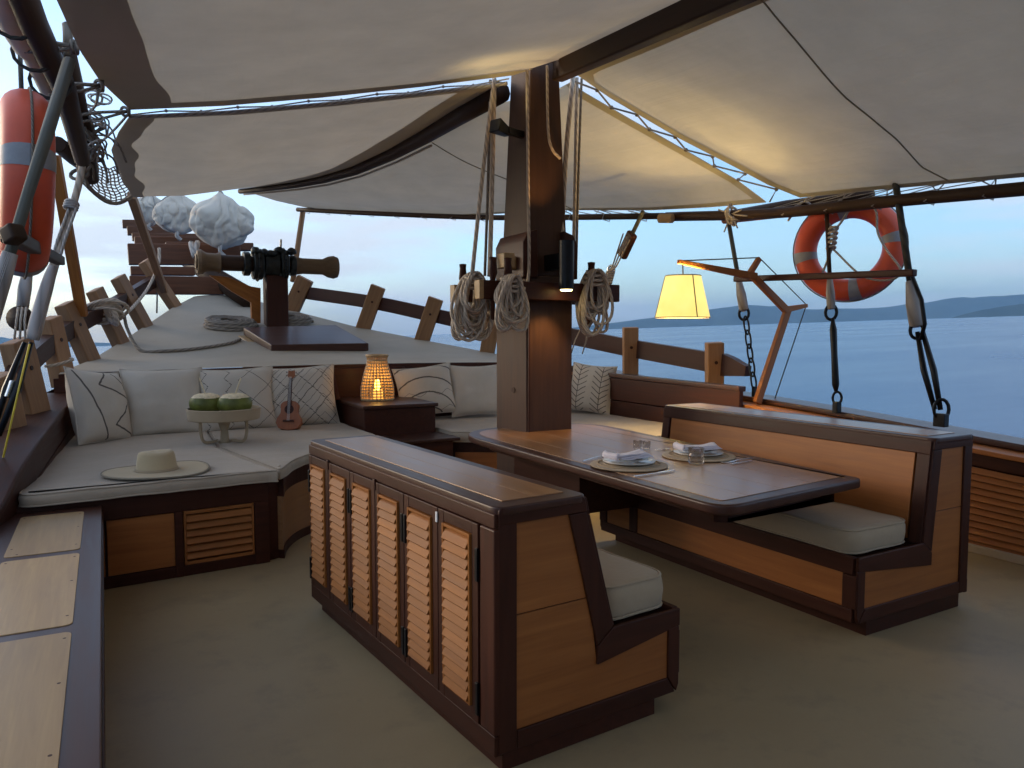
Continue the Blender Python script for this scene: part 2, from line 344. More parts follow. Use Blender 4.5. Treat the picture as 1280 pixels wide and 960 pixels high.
# printed pillow patterns: dark stitched lines on natural cloth, drawn in the pillow's own (u, v)
def pillow_mat(name, kind):
    g = G(name); a = g.new('ShaderNodeAttribute', attribute_name='tc'); sx = g.new('ShaderNodeSeparateXYZ'); g.link(a.outputs['Vector'], sx.inputs[0])
    u, v = sx.outputs[0], sx.outputs[1]; M = g.math
    wob = M('MULTIPLY', M('SUBTRACT', g.noise(a.outputs['Vector'], 6, 2), .5), .035)
    u = M('ADD', u, wob); v = M('SUBTRACT', v, wob)
    def tri(x, k): return M('ABSOLUTE', M('SUBTRACT', M('FRACT', M('MULTIPLY', x, k)), .5))
    def line(d, wd): return M('LESS_THAN', M('ABSOLUTE', d), wd)
    def per(x, k, wd): return M('LESS_THAN', M('ABSOLUTE', M('SUBTRACT', M('FRACT', M('MULTIPLY', x, k)), .5)), wd * k)
    dash = M('GREATER_THAN', M('FRACT', M('MULTIPLY', M('ADD', v, M('MULTIPLY', u, .6)), 34)), .35)
    if kind == 'zigzag':
        def seg(ax, ay, bx, by, wd=.012):
            dx, dy = bx - ax, by - ay; L2 = dx * dx + dy * dy; px_, py_ = M('SUBTRACT', u, ax), M('SUBTRACT', v, ay)
            t = M('MINIMUM', M('MAXIMUM', M('DIVIDE', M('ADD', M('MULTIPLY', px_, dx), M('MULTIPLY', py_, dy)), L2), 0.0), 1.0)
            ex, ey = M('SUBTRACT', px_, M('MULTIPLY', t, dx)), M('SUBTRACT', py_, M('MULTIPLY', t, dy)); return M('LESS_THAN', M('ADD', M('MULTIPLY', ex, ex), M('MULTIPLY', ey, ey)), wd * wd)
        m = None
        for q_ in ((.60, .98, .34, .74), (.34, .74, .92, .58), (.92, .58, .52, .22), (.52, .22, .95, .10), (.06, .95, .20, .55), (.20, .55, .34, .20), (.34, .20, .44, .03), (.70, .97, .93, .70), (.93, .70, .985, .35)):
            k_ = seg(*q_); m = k_ if m is None else M('MAXIMUM', m, k_)
    elif kind == 'wave':
        m = per(M('ADD', u, M('MULTIPLY', tri(v, 5), .16)), 3.5, .0075); m = M('MULTIPLY', m, dash); m2 = per(M('ADD', u, v), 2.2, .006); m = M('MAXIMUM', M('MULTIPLY', m, M('LESS_THAN', u, .52)), M('MULTIPLY', m2, M('GREATER_THAN', u, .52)))
        m = M('MAXIMUM', m, M('MULTIPLY', M('MULTIPLY', per(M('SUBTRACT', u, v), 2.2, .008), M('GREATER_THAN', u, .52)), dash))
    elif kind == 'diamond':
        m = M('MAXIMUM', per(M('ADD', u, M('MULTIPLY', v, .8)), 3, .0095), per(M('SUBTRACT', u, M('MULTIPLY', v, .8)), 3, .0095)); m = M('MULTIPLY', m, dash)
        m = M('MAXIMUM', m, per(M('ADD', v, M('MULTIPLY', M('ABSOLUTE', M('SUBTRACT', u, .8)), 1.2)), 7, .004))
    elif kind == 'arc':
        r = M('SQRT', M('ADD', M('POWER', M('SUBTRACT', u, .45), 2.0), M('POWER', M('MULTIPLY', M('SUBTRACT', v, -.25), .8), 2.0))); m = per(M('ADD', r, .02), 4.3, .011)
        m = M('MAXIMUM', m, M('MULTIPLY', per(M('ADD', v, M('MULTIPLY', tri(u, 3), .2)), 3.2, .004), M('LESS_THAN', v, .55)))
    elif kind == 'leaf':
        x = M('ABSOLUTE', M('SUBTRACT', M('FRACT', M('MULTIPLY', u, 2)), .5)); m = M('MULTIPLY', per(M('SUBTRACT', v, M('MULTIPLY', x, .34)), 9, .010), M('LESS_THAN', x, .36)); m = M('MAXIMUM', m, line(x, .016))
    else: m = None
    n = g.noise(g.objco(), 3, 4); fine = g.noise(g.objco(), 380, 2); base = g.ramp(n, [(.3, (.60, .53, .44)), (.7, (.69, .615, .52))]); base = g.mix(g.math('MULTIPLY', fine, .25), base, (.42, .38, .33))
    if m is not None: base = g.mix(g.math('MULTIPLY', m, .85), base, (.045, .035, .035))
    col(g, base); g.b.inputs['Roughness'].default_value = .95; g.b.inputs['Specular IOR Level'].default_value = .15; g.bump(g.math('ADD', g.math('MULTIPLY', n, 3), fine), .4, .004); return g.m

def strip_prism(b, pts, off, thick):
    """a board that follows pts, off wide sideways, thick downwards"""
    m = len(pts); vs = []; ts = []; L = 0
    for i, p in enumerate(pts):
        if i: L += (p - pts[i - 1]).length
        for q in (p, p + off, p + off - V((0, 0, thick)), p - V((0, 0, thick))): vs.append(q); ts.append((L, (q - p).length, q.z))
    fs = [(0, 1, 2, 3), tuple(4 * (m - 1) + k for k in (3, 2, 1, 0))] + [(4 * i + k, 4 * i + (k + 1) % 4, 4 * i + 4 + (k + 1) % 4, 4 * i + 4 + k) for i in range(m - 1) for k in range(4)]
    return b.add(vs, fs, ts)
# ================================================================== SETTING: sea, hills, hull, decks
TILT = Matrix.Rotation(R(-1.9), 4, V((sy, cy, 0)))      # the anchored boat heels a little against the sea
def sea_mat():
    g = G('calm_sea'); oc = g.objco(); m = g.new('ShaderNodeMapping'); m.inputs['Rotation'].default_value = (0, 0, YAW); m.inputs['Scale'].default_value = (.5, 1.4, 1); g.link(oc, m.inputs[0])
    n = g.noise(m.outputs[0], .9, 6, .6); n2 = g.noise(m.outputs[0], .02, 5, .6); col(g, g.ramp(n2, [(.3, (.018, .078, .185)), (.7, (.024, .094, .215))]))
    g.b.inputs['Roughness'].default_value = .22; g.b.inputs['IOR'].default_value = 1.33; g.b.inputs['Specular IOR Level'].default_value = .13
    g.link(g.math('MULTIPLY_ADD', n2, .25, .12), g.b.inputs['Roughness']); g.bump(n, .13, .12); return g.m
b = MB(); rings = [0, 10, 30, 80, 200, 600, 2000, 6000, 16000, 40000]; n = 64; vs = [V((0, 0, 0))]
for r in rings[1:]: vs += [V((r * math.cos(2 * math.pi * k / n), r * math.sin(2 * math.pi * k / n), 0)) for k in range(n)]
fs = [(0, 1 + k, 1 + (k + 1) % n) for k in range(n)]
for i in range(len(rings) - 2):
    for k in range(n): fs.append((1 + i * n + k, 1 + (i + 1) * n + k, 1 + (i + 1) * n + (k + 1) % n, 1 + i * n + (k + 1) % n))
b.add(vs, fs); b.xf(Matrix.Translation((0, 0, -2.6)) @ TILT); tag(b.build('sea', sea_mat(), world=False), kind='structure')
def hill_mat(name, a, c):
    g = G(name); n = g.noise(g.objco(), .006, 8, .65); col(g, g.ramp(n, [(.35, a), (.65, c)])); g.b.inputs['Roughness'].default_value = 1; g.b.inputs['Specular IOR Level'].default_value = 0; return g.m
HILLM = hill_mat('forested_hill', (.020, .036, .030), (.045, .062, .050))
def hills(name, dist, prof, depth, seed):
    """a ridge whose skyline passes through (u, height in px above the waterline) at dist metres"""
    k = dist / F; nu = 90; nv = 8; u0, u1 = prof[0][0], prof[-1][0]
    def f(a, c):
        u = lerp(u0, u1, a); hgt = interp(u, prof) * k * .80; q = c * 2 - 1; r = max(0, 1 - abs(q) ** 1.4)
        x = (u - 640) / F * dist; nz = 1 + .10 * noise.noise(V((u * .03, c * 2, seed))) + .05 * noise.noise(V((u * .15, c * 5, seed)))
        dd = dist + q * depth * (.6 + .4 * noise.noise(V((u * .02, 3, seed))) )
        p = RT * (x * dd / dist) + V((sy, cy, 0)) * dd; return p + V((0, 0, hgt * r * nz - 3))
    b = MB().grid(f, nu, nv); b.xf(Matrix.Translation((0, 0, -2.6)) @ TILT); o = b.build(name, HILLM, world=False, smooth=True); return tag(o, kind='structure')
hills('distant_hills', 7000, [(560, 0), (640, 3), (700, 4), (740, 7), (790, 13), (830, 19), (870, 24), (905, 30), (940, 31), (975, 26), (1010, 20), (1060, 19), (1120, 21), (1160, 27), (1200, 31), (1260, 33), (1330, 35), (1420, 28), (1560, 8), (1650, 0)], 900, 1.3)
hills('nearer_headland', 4200, [(1185, 0), (1205, 7), (1225, 12), (1260, 17), (1300, 22), (1380, 26), (1480, 20), (1580, 0)], 350, 5.1)
hills('port_hills', 7000, [(-420, 0), (-300, 20), (-150, 26), (0, 20), (60, 12), (120, 6), (180, 3), (240, 0)], 800, 8.8)

# plan of the hull: inner edges of the bulwark caps, with their height
PORT = [V(p) for p in ((-.60, -6, .85), (-.62, 2.0, .56), (-.56, 4.2, .56), (-.50, 4.75, .62), (-.44, 5.1, .76), (-.37, 5.6, .87), (-.33, 6.4, .90), (-.25, 7.6, .97), (-.22, 7.95, 1.0))]
STAR = [V(p) for p in ((5.45, -6, .70), (5.45, 1.0, .72), (5.42, 2.8, .775), (5.40, 4.4, .88), (5.34, 5.1, .925), (5.28, 7.0, 1.02), (5.15, 7.95, 1.12))]
ZF = [(7.9, 1.17), (9.2, 1.25), (10.3, 1.42), (11.4, 1.63), (12.8, 1.95), (13.6, 2.16)]
PF = [(7.9, -.36), (8.2, -.34), (9.2, -.12), (10.3, .18), (11.4, .51), (12.8, 1.0), (13.5, 1.35)]
SF = [(7.9, 5.12), (9.4, 4.64), (10.4, 4.13), (11.3, 3.5), (12.6, 2.72), (13.5, 2.15)]
def fz(x, y): 
    a, c = interp(y, PF), interp(y, SF); q = (x - a) / max(.1, c - a) * 2 - 1; return interp(y, ZF) + .035 * (1 - q * q)
tag(MB().grid(lambda a, c: V((lerp(-.9, 5.6, a), lerp(-7, 8.0, c), 0)), 4, 8).build('deck', DECK), kind='structure')
def ff(a, c): 
    y = lerp(7.93, 13.5, c); x = lerp(interp(y, PF), interp(y, SF), a); return V((x, y, fz(x, y)))
tag(MB().grid(ff, 16, 24).build('foredeck', FORE, smooth=True), kind='structure')
b = MB(); b.bar((-.4, 7.95, .58), (5.2, 7.95, .58), .06, 1.10)
strip_prism(b, [V((x, 7.915, fz(x, 7.93) - .006)) for x in [lerp(-.36, 5.1, k / 16) for k in range(17)]], V((0, .05, 0)), .16)
tag(b.build('foredeck_bulkhead', MAHOG), kind='structure')
# hull skin down to the water on both sides
def hull_side(tab_top, x_off, bow):
    def f(a, c):
        p = poly_at(tab_top, a); q = V((p.x + x_off, p.y, p.z - .08)); return V((q.x - x_off * 1.2 * c, q.y - (1.2 * c if p.y > 9 else 0), lerp(q.z, -2.9, c)))
    return f
pt = [p.copy() for p in PORT] + [V((interp(y, PF) - .35, y, interp(y, ZF) + .02)) + V((.35 + .0, 0, 0)) for y in (8.6, 9.6, 10.6, 11.6, 12.6, 13.5)]
st = [p.copy() for p in STAR] + [V((interp(y, SF), y, interp(y, ZF) + .02)) for y in (8.6, 9.6, 10.6, 11.6, 12.6, 13.5)]
b = MB()
b.grid(lambda a, c: (lambda p: V((p.x - .02 - (.38 if p.y < 8 else .02) + .5 * c, p.y, lerp(p.z - .07, -3.2, c))))(poly_at(pt, a)), 40, 4)
b.grid(lambda a, c: (lambda p: V((p.x + .02 + (.27 if p.y < 8 else .02) - .5 * c, p.y, lerp(p.z - .07, -3.2, c))))(poly_at(st, a)), 40, 4)
tag(b.build('hull', MAHOG), kind='structure')

# unseen wall added behind the camera to block light from aft
b = MB(); b.bar((-.9, -2.9, 1.2), (5.7, -2.9, 1.2), .12, 2.5); tag(b.build('added_aft_wall', MAHOG), kind='structure')
# ---- port bulwark: cap rail and inner planking, with the rail beam on posts further forward
pw = thing('bulwark', (-.6, 4, 0), 'dark wooden bulwark that sweeps down behind the low locker', 'bulwark', 'bulwarks of the boat')
fine = [poly_at(PORT, k / 80) for k in range(81)]
strip_prism(MB(), fine, V((-.42, 0, .01)), .06).build('cap_rail', MAHOG, pw, bevel=.012)
for k in range(5):
    lo, hi = k / 5, (k + 1) / 5 - .012
    b = MB(); m = len(fine); vs = []; ts = []
    for i, p in enumerate(fine):
        for t in (lo, hi):
            z = lerp(0.0, p.z - .062, t); x = p.x - .015 + .03 * (1 - t)
            vs += [V((x, p.y, z)), V((x - .03, p.y, z))]; ts += [(p.y, z, 0), (p.y, z, .03)]
    fs = [(4 * i + a, 4 * i + 4 + a, 4 * i + 4 + c, 4 * i + c) for i in range(m - 1) for (a, c) in ((0, 2), (2, 3), (3, 1), (1, 0))]
    b.add(vs, fs, ts).build('plank', MAHOG, pw)
sw = thing('bulwark', (5.5, 4, 0), 'long starboard bulwark with a dark cap and thin louvre slats beyond the right bench', 'bulwark', 'bulwarks of the boat')
fine = [poly_at(STAR, k / 60) for k in range(61)]
strip_prism(MB(), [p + V((.10, 0, .0)) for p in fine], V((.30, 0, 0)), .05).build('cap_rail', MAHOG_TOP, sw, bevel=.012)
strip_prism(MB(), [p + V((-.08, 0, -.055)) for p in fine], V((.28, 0, 0)), .035).build('shelf_board', TEAK_DEEP, sw, bevel=.006)
strip_prism(MB(), [p + V((-.05, 0, -.093)) for p in fine], V((.06, 0, 0)), .09).build('apron_board', MAHOG, sw, bevel=.004)
for k in range(12):
    pts = [V((p.x - .045, p.y, lerp(.03, p.z - .19, (k + .5) / 12))) for p in fine if p.y < 5.3]
    b = MB(); m = len(pts); vs = []; ts = []
    for p in pts:
        h = (p.z if k else p.z); s_ = .019
        for (dx, dz) in ((-.018, -s_), (.004, s_), (.016, s_), (-.006, -s_)): vs.append(p + V((dx, 0, dz))); ts.append((p.y, dx, dz))
    fs = [(4 * i + a, 4 * i + (a + 1) % 4, 4 * i + 4 + (a + 1) % 4, 4 * i + 4 + a) for i in range(m - 1) for a in range(4)]
    b.add(vs, fs, ts).build('louver_slat', TEAK_DEEP, sw)
b = MB()
strip_prism(b, [V((p.x + .03, p.y, p.z - .10)) for p in fine], V((.03, 0, 0)), .62); b.build('backing_board', MAHOG, sw)
b = MB(); strip_prism(b, [V((p.x - .09, p.y, .055)) for p in fine], V((.10, 0, 0)), .05); b.build('waterway_strip', CUSHD, sw)

# ---- rails on leaning posts
def post(root, base, top, wid, th, side, mat=POST, taper=1.0):
    b = MB(); base, top = V(base), V(top); ax = (top - base).normalized()
    b.bar(base - ax * .08, top, wid, th, up=side, w2=wid * taper); o = b.build('post', mat, root, bevel=.012)
    c = base.lerp(top, .62); x, y, z = frame(base, top, side)
    for s_ in (-1, 1): MB().lathe([(.018, 0), (.018, .012)], c + z * s_ * (th / 2 - .004), 8, z * s_).build('wood_plug', MAHOG, o)
    return o
pr = thing('deck_rail', (0, 9, 1.2), 'wooden rail on leaning posts along the left edge of the foredeck', 'rail', 'rails on posts')
PP = [((16, 566), (-4, 470), 6.2), ((43, 517), (20, 425), 6.9), ((78, 470), (62, 397), 8.2), ((113, 452), (81, 379), 9.2), ((150, 428), (118, 362), 10.3), ((182, 409), (147, 346), 11.4), ((220, 385), (180, 326), 12.8)]
tops = []
for i, (bq, tq, y) in enumerate(PP):
    B_, T_ = at(*bq, Y=y), at(*tq, Y=y - .1); wid = (.26, .26, .25, .24, .23, .24, .26)[i]
    if i < 6: post(pr, B_, T_, wid, .12, (0.9, -.45, 0.1), taper=.86 if i == 2 else 1.0)
    else: post(pr, B_, T_, wid * .9, .12, (.9, -.45, .1))
    tops.append(B_.lerp(T_, .60) + V((-.02, 0.05, 0)))
b = MB()
cur = smooth_curve(tops, 6)
for p, q in zip(cur, cur[1:]): b.bar(p, q + (q - p) * .02, .09, .17)
b.build('rail_beam', MAHOG, pr)
sr = thing('deck_rail', (5, 8, 1.2), 'wooden rail on leaning posts along the right edge, ending in a tapered tip', 'rail', 'rails on posts')
SP = [((893, 492), (893, 428), dict(X=5.46)), ((788, 474), (788, 409), dict(X=5.36)), ((697, 452), (703, 396), dict(X=5.05)), ((609, 440), (618, 388), dict(Y=9.4)), ((528, 424), (545, 373), dict(Y=10.4)), ((455, 408), (473, 358), dict(Y=11.3)), ((363, 390), (382, 348), dict(Y=12.6))]
tops = []; last = None
for i, (bq, tq, kw) in enumerate(SP):
    B_ = at(*bq, **kw); T_ = at(*tq, d=(B_ - V((0, 0, H))).dot(FW) * .99)
    post(sr, B_, T_, (.17, .17, .17, .21, .22, .22, .26)[i], .12, (.45, .9, 0)); tops.append(B_.lerp(T_, .60) + V((.05, .06, 0)))
tops.insert(0, at(935, 464, X=5.50))
cur = smooth_curve(tops, 6); b = MB()
for i, (p, q) in enumerate(zip(cur, cur[1:])):
    h = .20 if i > 4 else .10 + .025 * i; b.bar(p, q + (q - p) * .02, .08, h, h2=.20 if i > 4 else .10 + .025 * (i + 1))
b.build('rail_beam', MAHOG, sr)

# ================================================================== BOW: hatch, windlass, platform, sail bundles
hc = at(380, 425, Y=10)
ht = thing('hatch', hc, 'low dark wooden hatch lid lying on the pale foredeck', 'hatch')
top = [at(339, 431, Y=9.45), at(461, 429, Y=9.35), at(420, 406, Y=10.6), at(304, 409, Y=10.5)]
b = MB(); b.prism([p - V((0, 0, .10)) for p in top], (0, 0, .10)); b.build('hatch_lid', MAHOG_TOP, ht, bevel=.012)
cen = sum(top, V()) / 4
b = MB(); b.prism([V((lerp(cen.x, p.x, 1.02) - .05, lerp(cen.y, p.y, 1.0), p.z - .30)) for p in top], (0, 0, .19)); b.build('coaming', TEAK_PALE, ht, bevel=.008)
wy = 11.3; wb = at(340, 404, Y=wy)
wl = thing('windlass', wb, 'horizontal wooden windlass with dark greasy gear on a stout post', 'windlass')
zt = at(340, 345, Y=wy).z
MB().bar(wb + V((.06, 0, -.15)), (wb.x + .06, wb.y, zt), .30, .30, up=(1, 0, 0)).build('post', MAHOG, wl, bevel=.015)
cz = at(335, 331, Y=wy).z; xl = at(246, 330, Y=wy).x; xr = at(421, 335, Y=wy).x
def ax_lathe(name, prof, mat, n=20, tilt=0): return MB().lathe(prof, (0, wy - .02, cz), n, (1, 0, tilt)).build(name, mat, wl, smooth=False, bevel=.006)
mid = wb.x
ax_lathe('drum', [(.16, xl), (.175, xl + .05), (.13, xl + .12), (.125, xl + .25), (.15, xl + .30)], BAMBOO)
MB().lathe([(.10, 0), (.115, .012), (.085, .02), (.06, .005)], (xl - .008, wy - .02, cz), 20, (-1, 0, 0)).build('end_ring', BAMBOO, wl)
ax_lathe('axle', [(.11, xl + .25), (.11, xr - .3)], SPAR)
ax_lathe('drum', [(.13, mid + .27), (.135, mid + .32), (.115, mid + .45), (.115, xr - .22), (.155, xr - .14), (.17, xr - .06), (.15, xr)], BAMBOO)
for x, r, t, k in ((mid - .34, .17, .09, 0), (mid - .19, .22, .13, 14), (mid + .0, .19, .20, 0), (mid + .17, .225, .10, 16), (mid + .30, .15, .08, 0)):
    b = MB(); prof = [(r * .6, -t / 2), (r * .96, -t / 2), (r, -t / 2 + .015), (r, t / 2 - .015), (r * .96, t / 2), (r * .6, t / 2)]
    b.lathe(prof, (x, wy - .02, cz), 26, (1, 0, 0))
    for q_ in range(k):
        a = 2 * math.pi * q_ / k; e = V((0, math.cos(a), math.sin(a))); b.bar(V((x, wy - .02, cz)) + e * (r - .01), V((x, wy - .02, cz)) + e * (r + .022), t * .8, .032, up=(1, 0, 0), w2=t * .7, h2=.018)
    b.build('gear', GREASE, wl, bevel=.004)
for k in range(5):
    b = MB(); b.sphere((mid - .22 + k * .115 + random.uniform(-.03, .03), wy - .10 + random.uniform(-.05, .05), cz + .15 + random.uniform(-.04, .05)), .075, 12, 8, (random.uniform(.8, 1.4), 1, random.uniform(.6, 1.0)))
    b.v = [p + V((0, 0, .02 * noise.noise(p * 14))) for p in b.v]; b.build('pawl_housing', GREASE, wl, smooth=True)
MB().bar((mid + .12, wy - .1, cz + .15), (mid + .13, wy - .1, cz + .36), .03, .03).build('lever', STEEL, wl, bevel=.004)
kn = [at(262, 344, Y=wy - .05), at(285, 346, Y=wy - .05), at(314, 358, Y=wy - .05), at(326, 360, Y=wy - .05), at(326, 404, Y=wy - .05), at(315, 404, Y=wy - .05), at(314, 378, Y=wy - .05), at(290, 364, Y=wy - .05)]
MB().prism(kn, (0, .10, 0), V((.8, 0, -.4))).build('knee_brace', TEAK, wl, bevel=.008)
def flat_coil(c, r0, r1, turns, rr, layers=2):
    pts = []
    for L in range(layers):
        m = int(turns * 22)
        for k in range(m):
            t = k / m; t2 = t if L % 2 == 0 else 1 - t; a = 2 * math.pi * turns * t + L
            rad = lerp(r0, r1, t2) * (1 - .05 * L); pts.append(V(c) + V((rad * math.cos(a), rad * .95 * math.sin(a), rr + L * rr * 1.5 + .006 * math.sin(3 * a + k) + .20 * rad * .95 * math.sin(a))))
    return MB().tube(pts, rr, 6)
cpos = at(288, 398, Y=11.15); cpos.z = fz(cpos.x, cpos.y)
tag(flat_coil(cpos, .36, .14, 5, .024, 3).build('rope_coil', ROPED, smooth=True), 'flat grey rope coil on the foredeck left of the windlass post', 'rope coil', 'rope coils')
cpos = at(362, 402, Y=11.5); cpos.z = fz(cpos.x, cpos.y)
tag(flat_coil(cpos, .34, .12, 4, .024, 3).build('rope_coil', ROPED, smooth=True), 'flat grey rope coil half hidden behind the windlass post', 'rope coil', 'rope coils')
bp = thing('bow_platform', at(230, 330, Y=14), 'stepped stack of dark red planks rising over the bow', 'bow platform')
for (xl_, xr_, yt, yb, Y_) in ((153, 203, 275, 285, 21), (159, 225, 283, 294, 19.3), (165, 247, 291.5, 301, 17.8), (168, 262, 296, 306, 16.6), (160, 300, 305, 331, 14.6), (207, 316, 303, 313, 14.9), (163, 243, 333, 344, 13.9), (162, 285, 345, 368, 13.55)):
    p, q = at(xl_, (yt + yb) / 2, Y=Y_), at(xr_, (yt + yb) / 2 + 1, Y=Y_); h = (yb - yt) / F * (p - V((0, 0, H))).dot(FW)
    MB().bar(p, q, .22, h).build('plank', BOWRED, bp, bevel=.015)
bs = thing('bowsprit', at(290, 362, Y=13), 'dark bowsprit spar running out under the stepped bow planks', 'bowsprit')
MB().tube([at(310, 372, Y=12.6), at(235, 325, Y=15.5), at(178, 288, Y=22)], [.17, .15, .09], 12).build('spar', SPAR, bs, smooth=True)
def bundle(c, rx, rz, seed, label):
    t = thing('sail_bundle', c + V((0, 0, -rz)), label, 'furled sail', 'furled sails in bundles over the bow'); b = MB(); sv = V((seed * 3.1, seed * 1.7, 0))
    def lobe(cc, sx, sz, sd, pk=1.0):
        sv = V((sd * 3.1, sd * 1.7, 0))
        def f(a, q):
            th = q * math.pi; ph = a * 2 * math.pi; st = math.sin(th); d = V((st * math.cos(ph), st * math.sin(ph), -math.cos(th)))
            w1 = 4.5 * ph + 1.3 * math.sin(1.7 * th + sd) + 2.1 * noise.noise(d * 1.5 + sv * 2); cr = abs(math.sin(w1)) ** .55; c2 = abs(math.sin(2 * w1 + .8 + 1.2 * th)) ** .6
            k = 1 + .14 * math.sin(2 * ph + sd) * st + .24 * noise.noise(d * 1.5 + sv) + .05 * noise.noise(d * 4 + sv) + st ** .6 * (.15 * (cr - .75) + .05 * (c2 - .7)) - .05 * math.exp(-((q - .42 - .05 * math.sin(ph + sd)) / .03) ** 2) * st
            neck = max(0, q - .55) / .45; taper = 1 - .72 * pk * neck ** 1.3
            return cc + V((d.x * sx * k * taper, d.y * sx * k * taper, d.z * sz * (1 + .12 * noise.noise(d * 2 + sv)) + pk * neck ** 2 * sz * .15))
        return f
    f = lobe(c, rx * .86, rz, seed); b.grid(f, 130, 64); b.build('cloth_body', SAILC, t, smooth='weld')
    for k, (dx, dy, dz, sx, sz) in enumerate(((-.56, -.22, -.06, .44, .62), (.52, -.12, -.02, .50, .62))):
        b = MB(); b.grid(lobe(c + V((dx * rx, dy * rx, dz * rz)), rx * sx, rz * sz, seed + 1.7 * k + .4, .15), 80, 44); b.build('cloth_fold', SAILC, t, smooth='weld')
    for k in range(2):
        ph0 = k * 1.1 + seed; b = MB(); pts = []
        for j in range(25):
            q = j / 24; p = f((ph0 / 6.283) % 1, q) if k < 2 else f(q, .45 + .1 * math.sin(q * 6.28)); dd = (p - c).normalized(); pts.append(p + dd * .012)
        b.tube(pts, .012, 5); b.build('tie_line', ROPEW, t, smooth=True)
    pts = [c + V((random.uniform(-.1, .1) * rx, -.3 * rx, -rz * .9)), c + V((-.12 * rx, -.35 * rx, -rz * 1.15)), c + V((.05 * rx, -.3 * rx, -rz * 1.35))]
    MB().tube(smooth_curve(pts, 5), .035, 6).build('sheet_end', ROPEW, t, smooth=True)
    return t
def px(c): return (c - V((0, 0, H))).dot(FW) / F
c = at(277, 277, Y=14.0); bundle(c, 36 * px(c), 33 * px(c), 1, 'largest white furled sail bundle hanging over the bow planks')
c = at(223, 268, Y=16.0); bundle(c, 28 * px(c), 24 * px(c), 2.3, 'middle white furled sail bundle with a dangling cloth end')
c = at(187, 261, Y=18.0); bundle(c, 20 * px(c), 20 * px(c), 3.9, 'smallest white furled sail bundle nearest the left awning pole')
for (a, q, lbl) in (((300, 235, 14.2), (170, 238, 20), 'thin white stay line above the furled sails'),):
    tag(MB().tube([at(a[0], a[1], Y=a[2]), at(q[0], q[1], Y=q[2])], .012, 6).build('stay_line', ROPEW, smooth=True), lbl, 'rope')

# ================================================================== MAST with pin rail, lamps, ropes
mt = thing('mast', (3.02, 5.22, 0), 'thick square brown mast standing through the end of the dining table', 'mast')
def quad_col(b, q0, z0, q1, z1):
    vs = [V((x, y, z0)) for x, y in q0] + [V((x, y, z1)) for x, y in q1]; ts = [(p.z, p.x, p.y) for p in vs]
    return b.add(vs, [(3, 2, 1, 0), (4, 5, 6, 7), (0, 1, 5, 4), (1, 2, 6, 5), (2, 3, 7, 6), (3, 0, 4, 7)], ts)
q0 = [(2.851, 5.038), (3.262, 5.03), (3.23, 5.43), (2.79, 5.43)]
quad_col(MB(), q0, -.1, q0, 1.98).build('lower_mast', MASTW, mt, bevel=.012)
for (u_, v_) in ((629, 488), (630, 606)): MB().lathe([(.022, 0), (.022, .006)], V((2.826, 5.20, at(u_, v_, Y=5.2).z)), 10, (-1, -.15, 0)).build('wood_plug', MAHOG, mt)
MB().box((2.867, 5.031, 1.2), (.012, .016, 1.5)).build('corner_bead', MAHOG, mt)
q1 = [(2.875, 5.06), (3.235, 5.05), (3.21, 5.42), (2.83, 5.42)]; q2 = [(2.92, 5.10), (3.17, 5.10), (3.17, 5.38), (2.90, 5.38)]
quad_col(MB(), q1, 1.98, q2, 3.62).build('upper_mast', MASTW, mt, bevel=.012)
quad_col(MB(), q2, 3.62, [(2.95, 5.14), (3.13, 5.14), (3.13, 5.33), (2.95, 5.33)], 9.0).build('mast_top', MASTW, mt)
cl = [(2.80, 5.00, 1.96), (2.80, 5.00, 2.22), (2.84, 5.00, 2.30), (2.93, 5.0, 2.33), (2.93, 5.0, 1.96)]
MB().prism(cl, (0, .46, 0), V((0, 0, 1))).build('cheek_block', MAHOG, mt, bevel=.01)
MB().prism([(x + .40, y, z) for x, y, z in cl][::-1] if False else [(3.16, 5.0, 1.96), (3.16, 5.0, 2.33), (3.25, 5.0, 2.30), (3.29, 5.0, 2.22), (3.29, 5.0, 1.96)], (0, .46, 0), V((0, 0, 1))).build('cheek_block', MAHOG, mt, bevel=.01)
c = at(633, 326, Y=4.98); MB().box((c.x, 4.99, c.z), (.09, .12, .11)).build('timber_end', TEAK_PALE, mt, bevel=.008)
c = at(620, 328, Y=5.15); MB().box((2.79, 5.15, c.z), (.10, .08, .10)).build('timber_end', TEAK_PALE, mt, bevel=.008)
z1 = at(602, 362, Y=4.93).z
for y_, ul, ur in ((4.93, 597, 771), (5.55, 566, 757)):
    a, c = at(ul, 362, Y=y_), at(ur, 365, Y=y_); a.z = c.z = z1
    o = MB().bar(a, c, .085, .135).build('pin_rail', MAHOG, mt, bevel=.008)
    MB().bar(a - V((.006, 0, 0)), a + V((.03, 0, 0)), .087, .137).build('end_cap', TEAK_PALE, o, bevel=.004)
    for f_ in ((.10, .20, .80) if y_ < 5 else (.06, .30, .88)):
        p = a.lerp(c, f_); MB().lathe([(.0, -.22), (.016, -.21), (.020, .06), (.022, .09), (.034, .12), (.026, .20), (.030, .235), (.0, .24)], p, 10).build('belaying_pin', MAHOG, o, smooth=True)
for sx_ in (1,): MB().bar((3.0, 4.97, z1 - .005), (3.0, 5.5, z1 - .005), .5, .04).build('chock', MAHOG, mt)
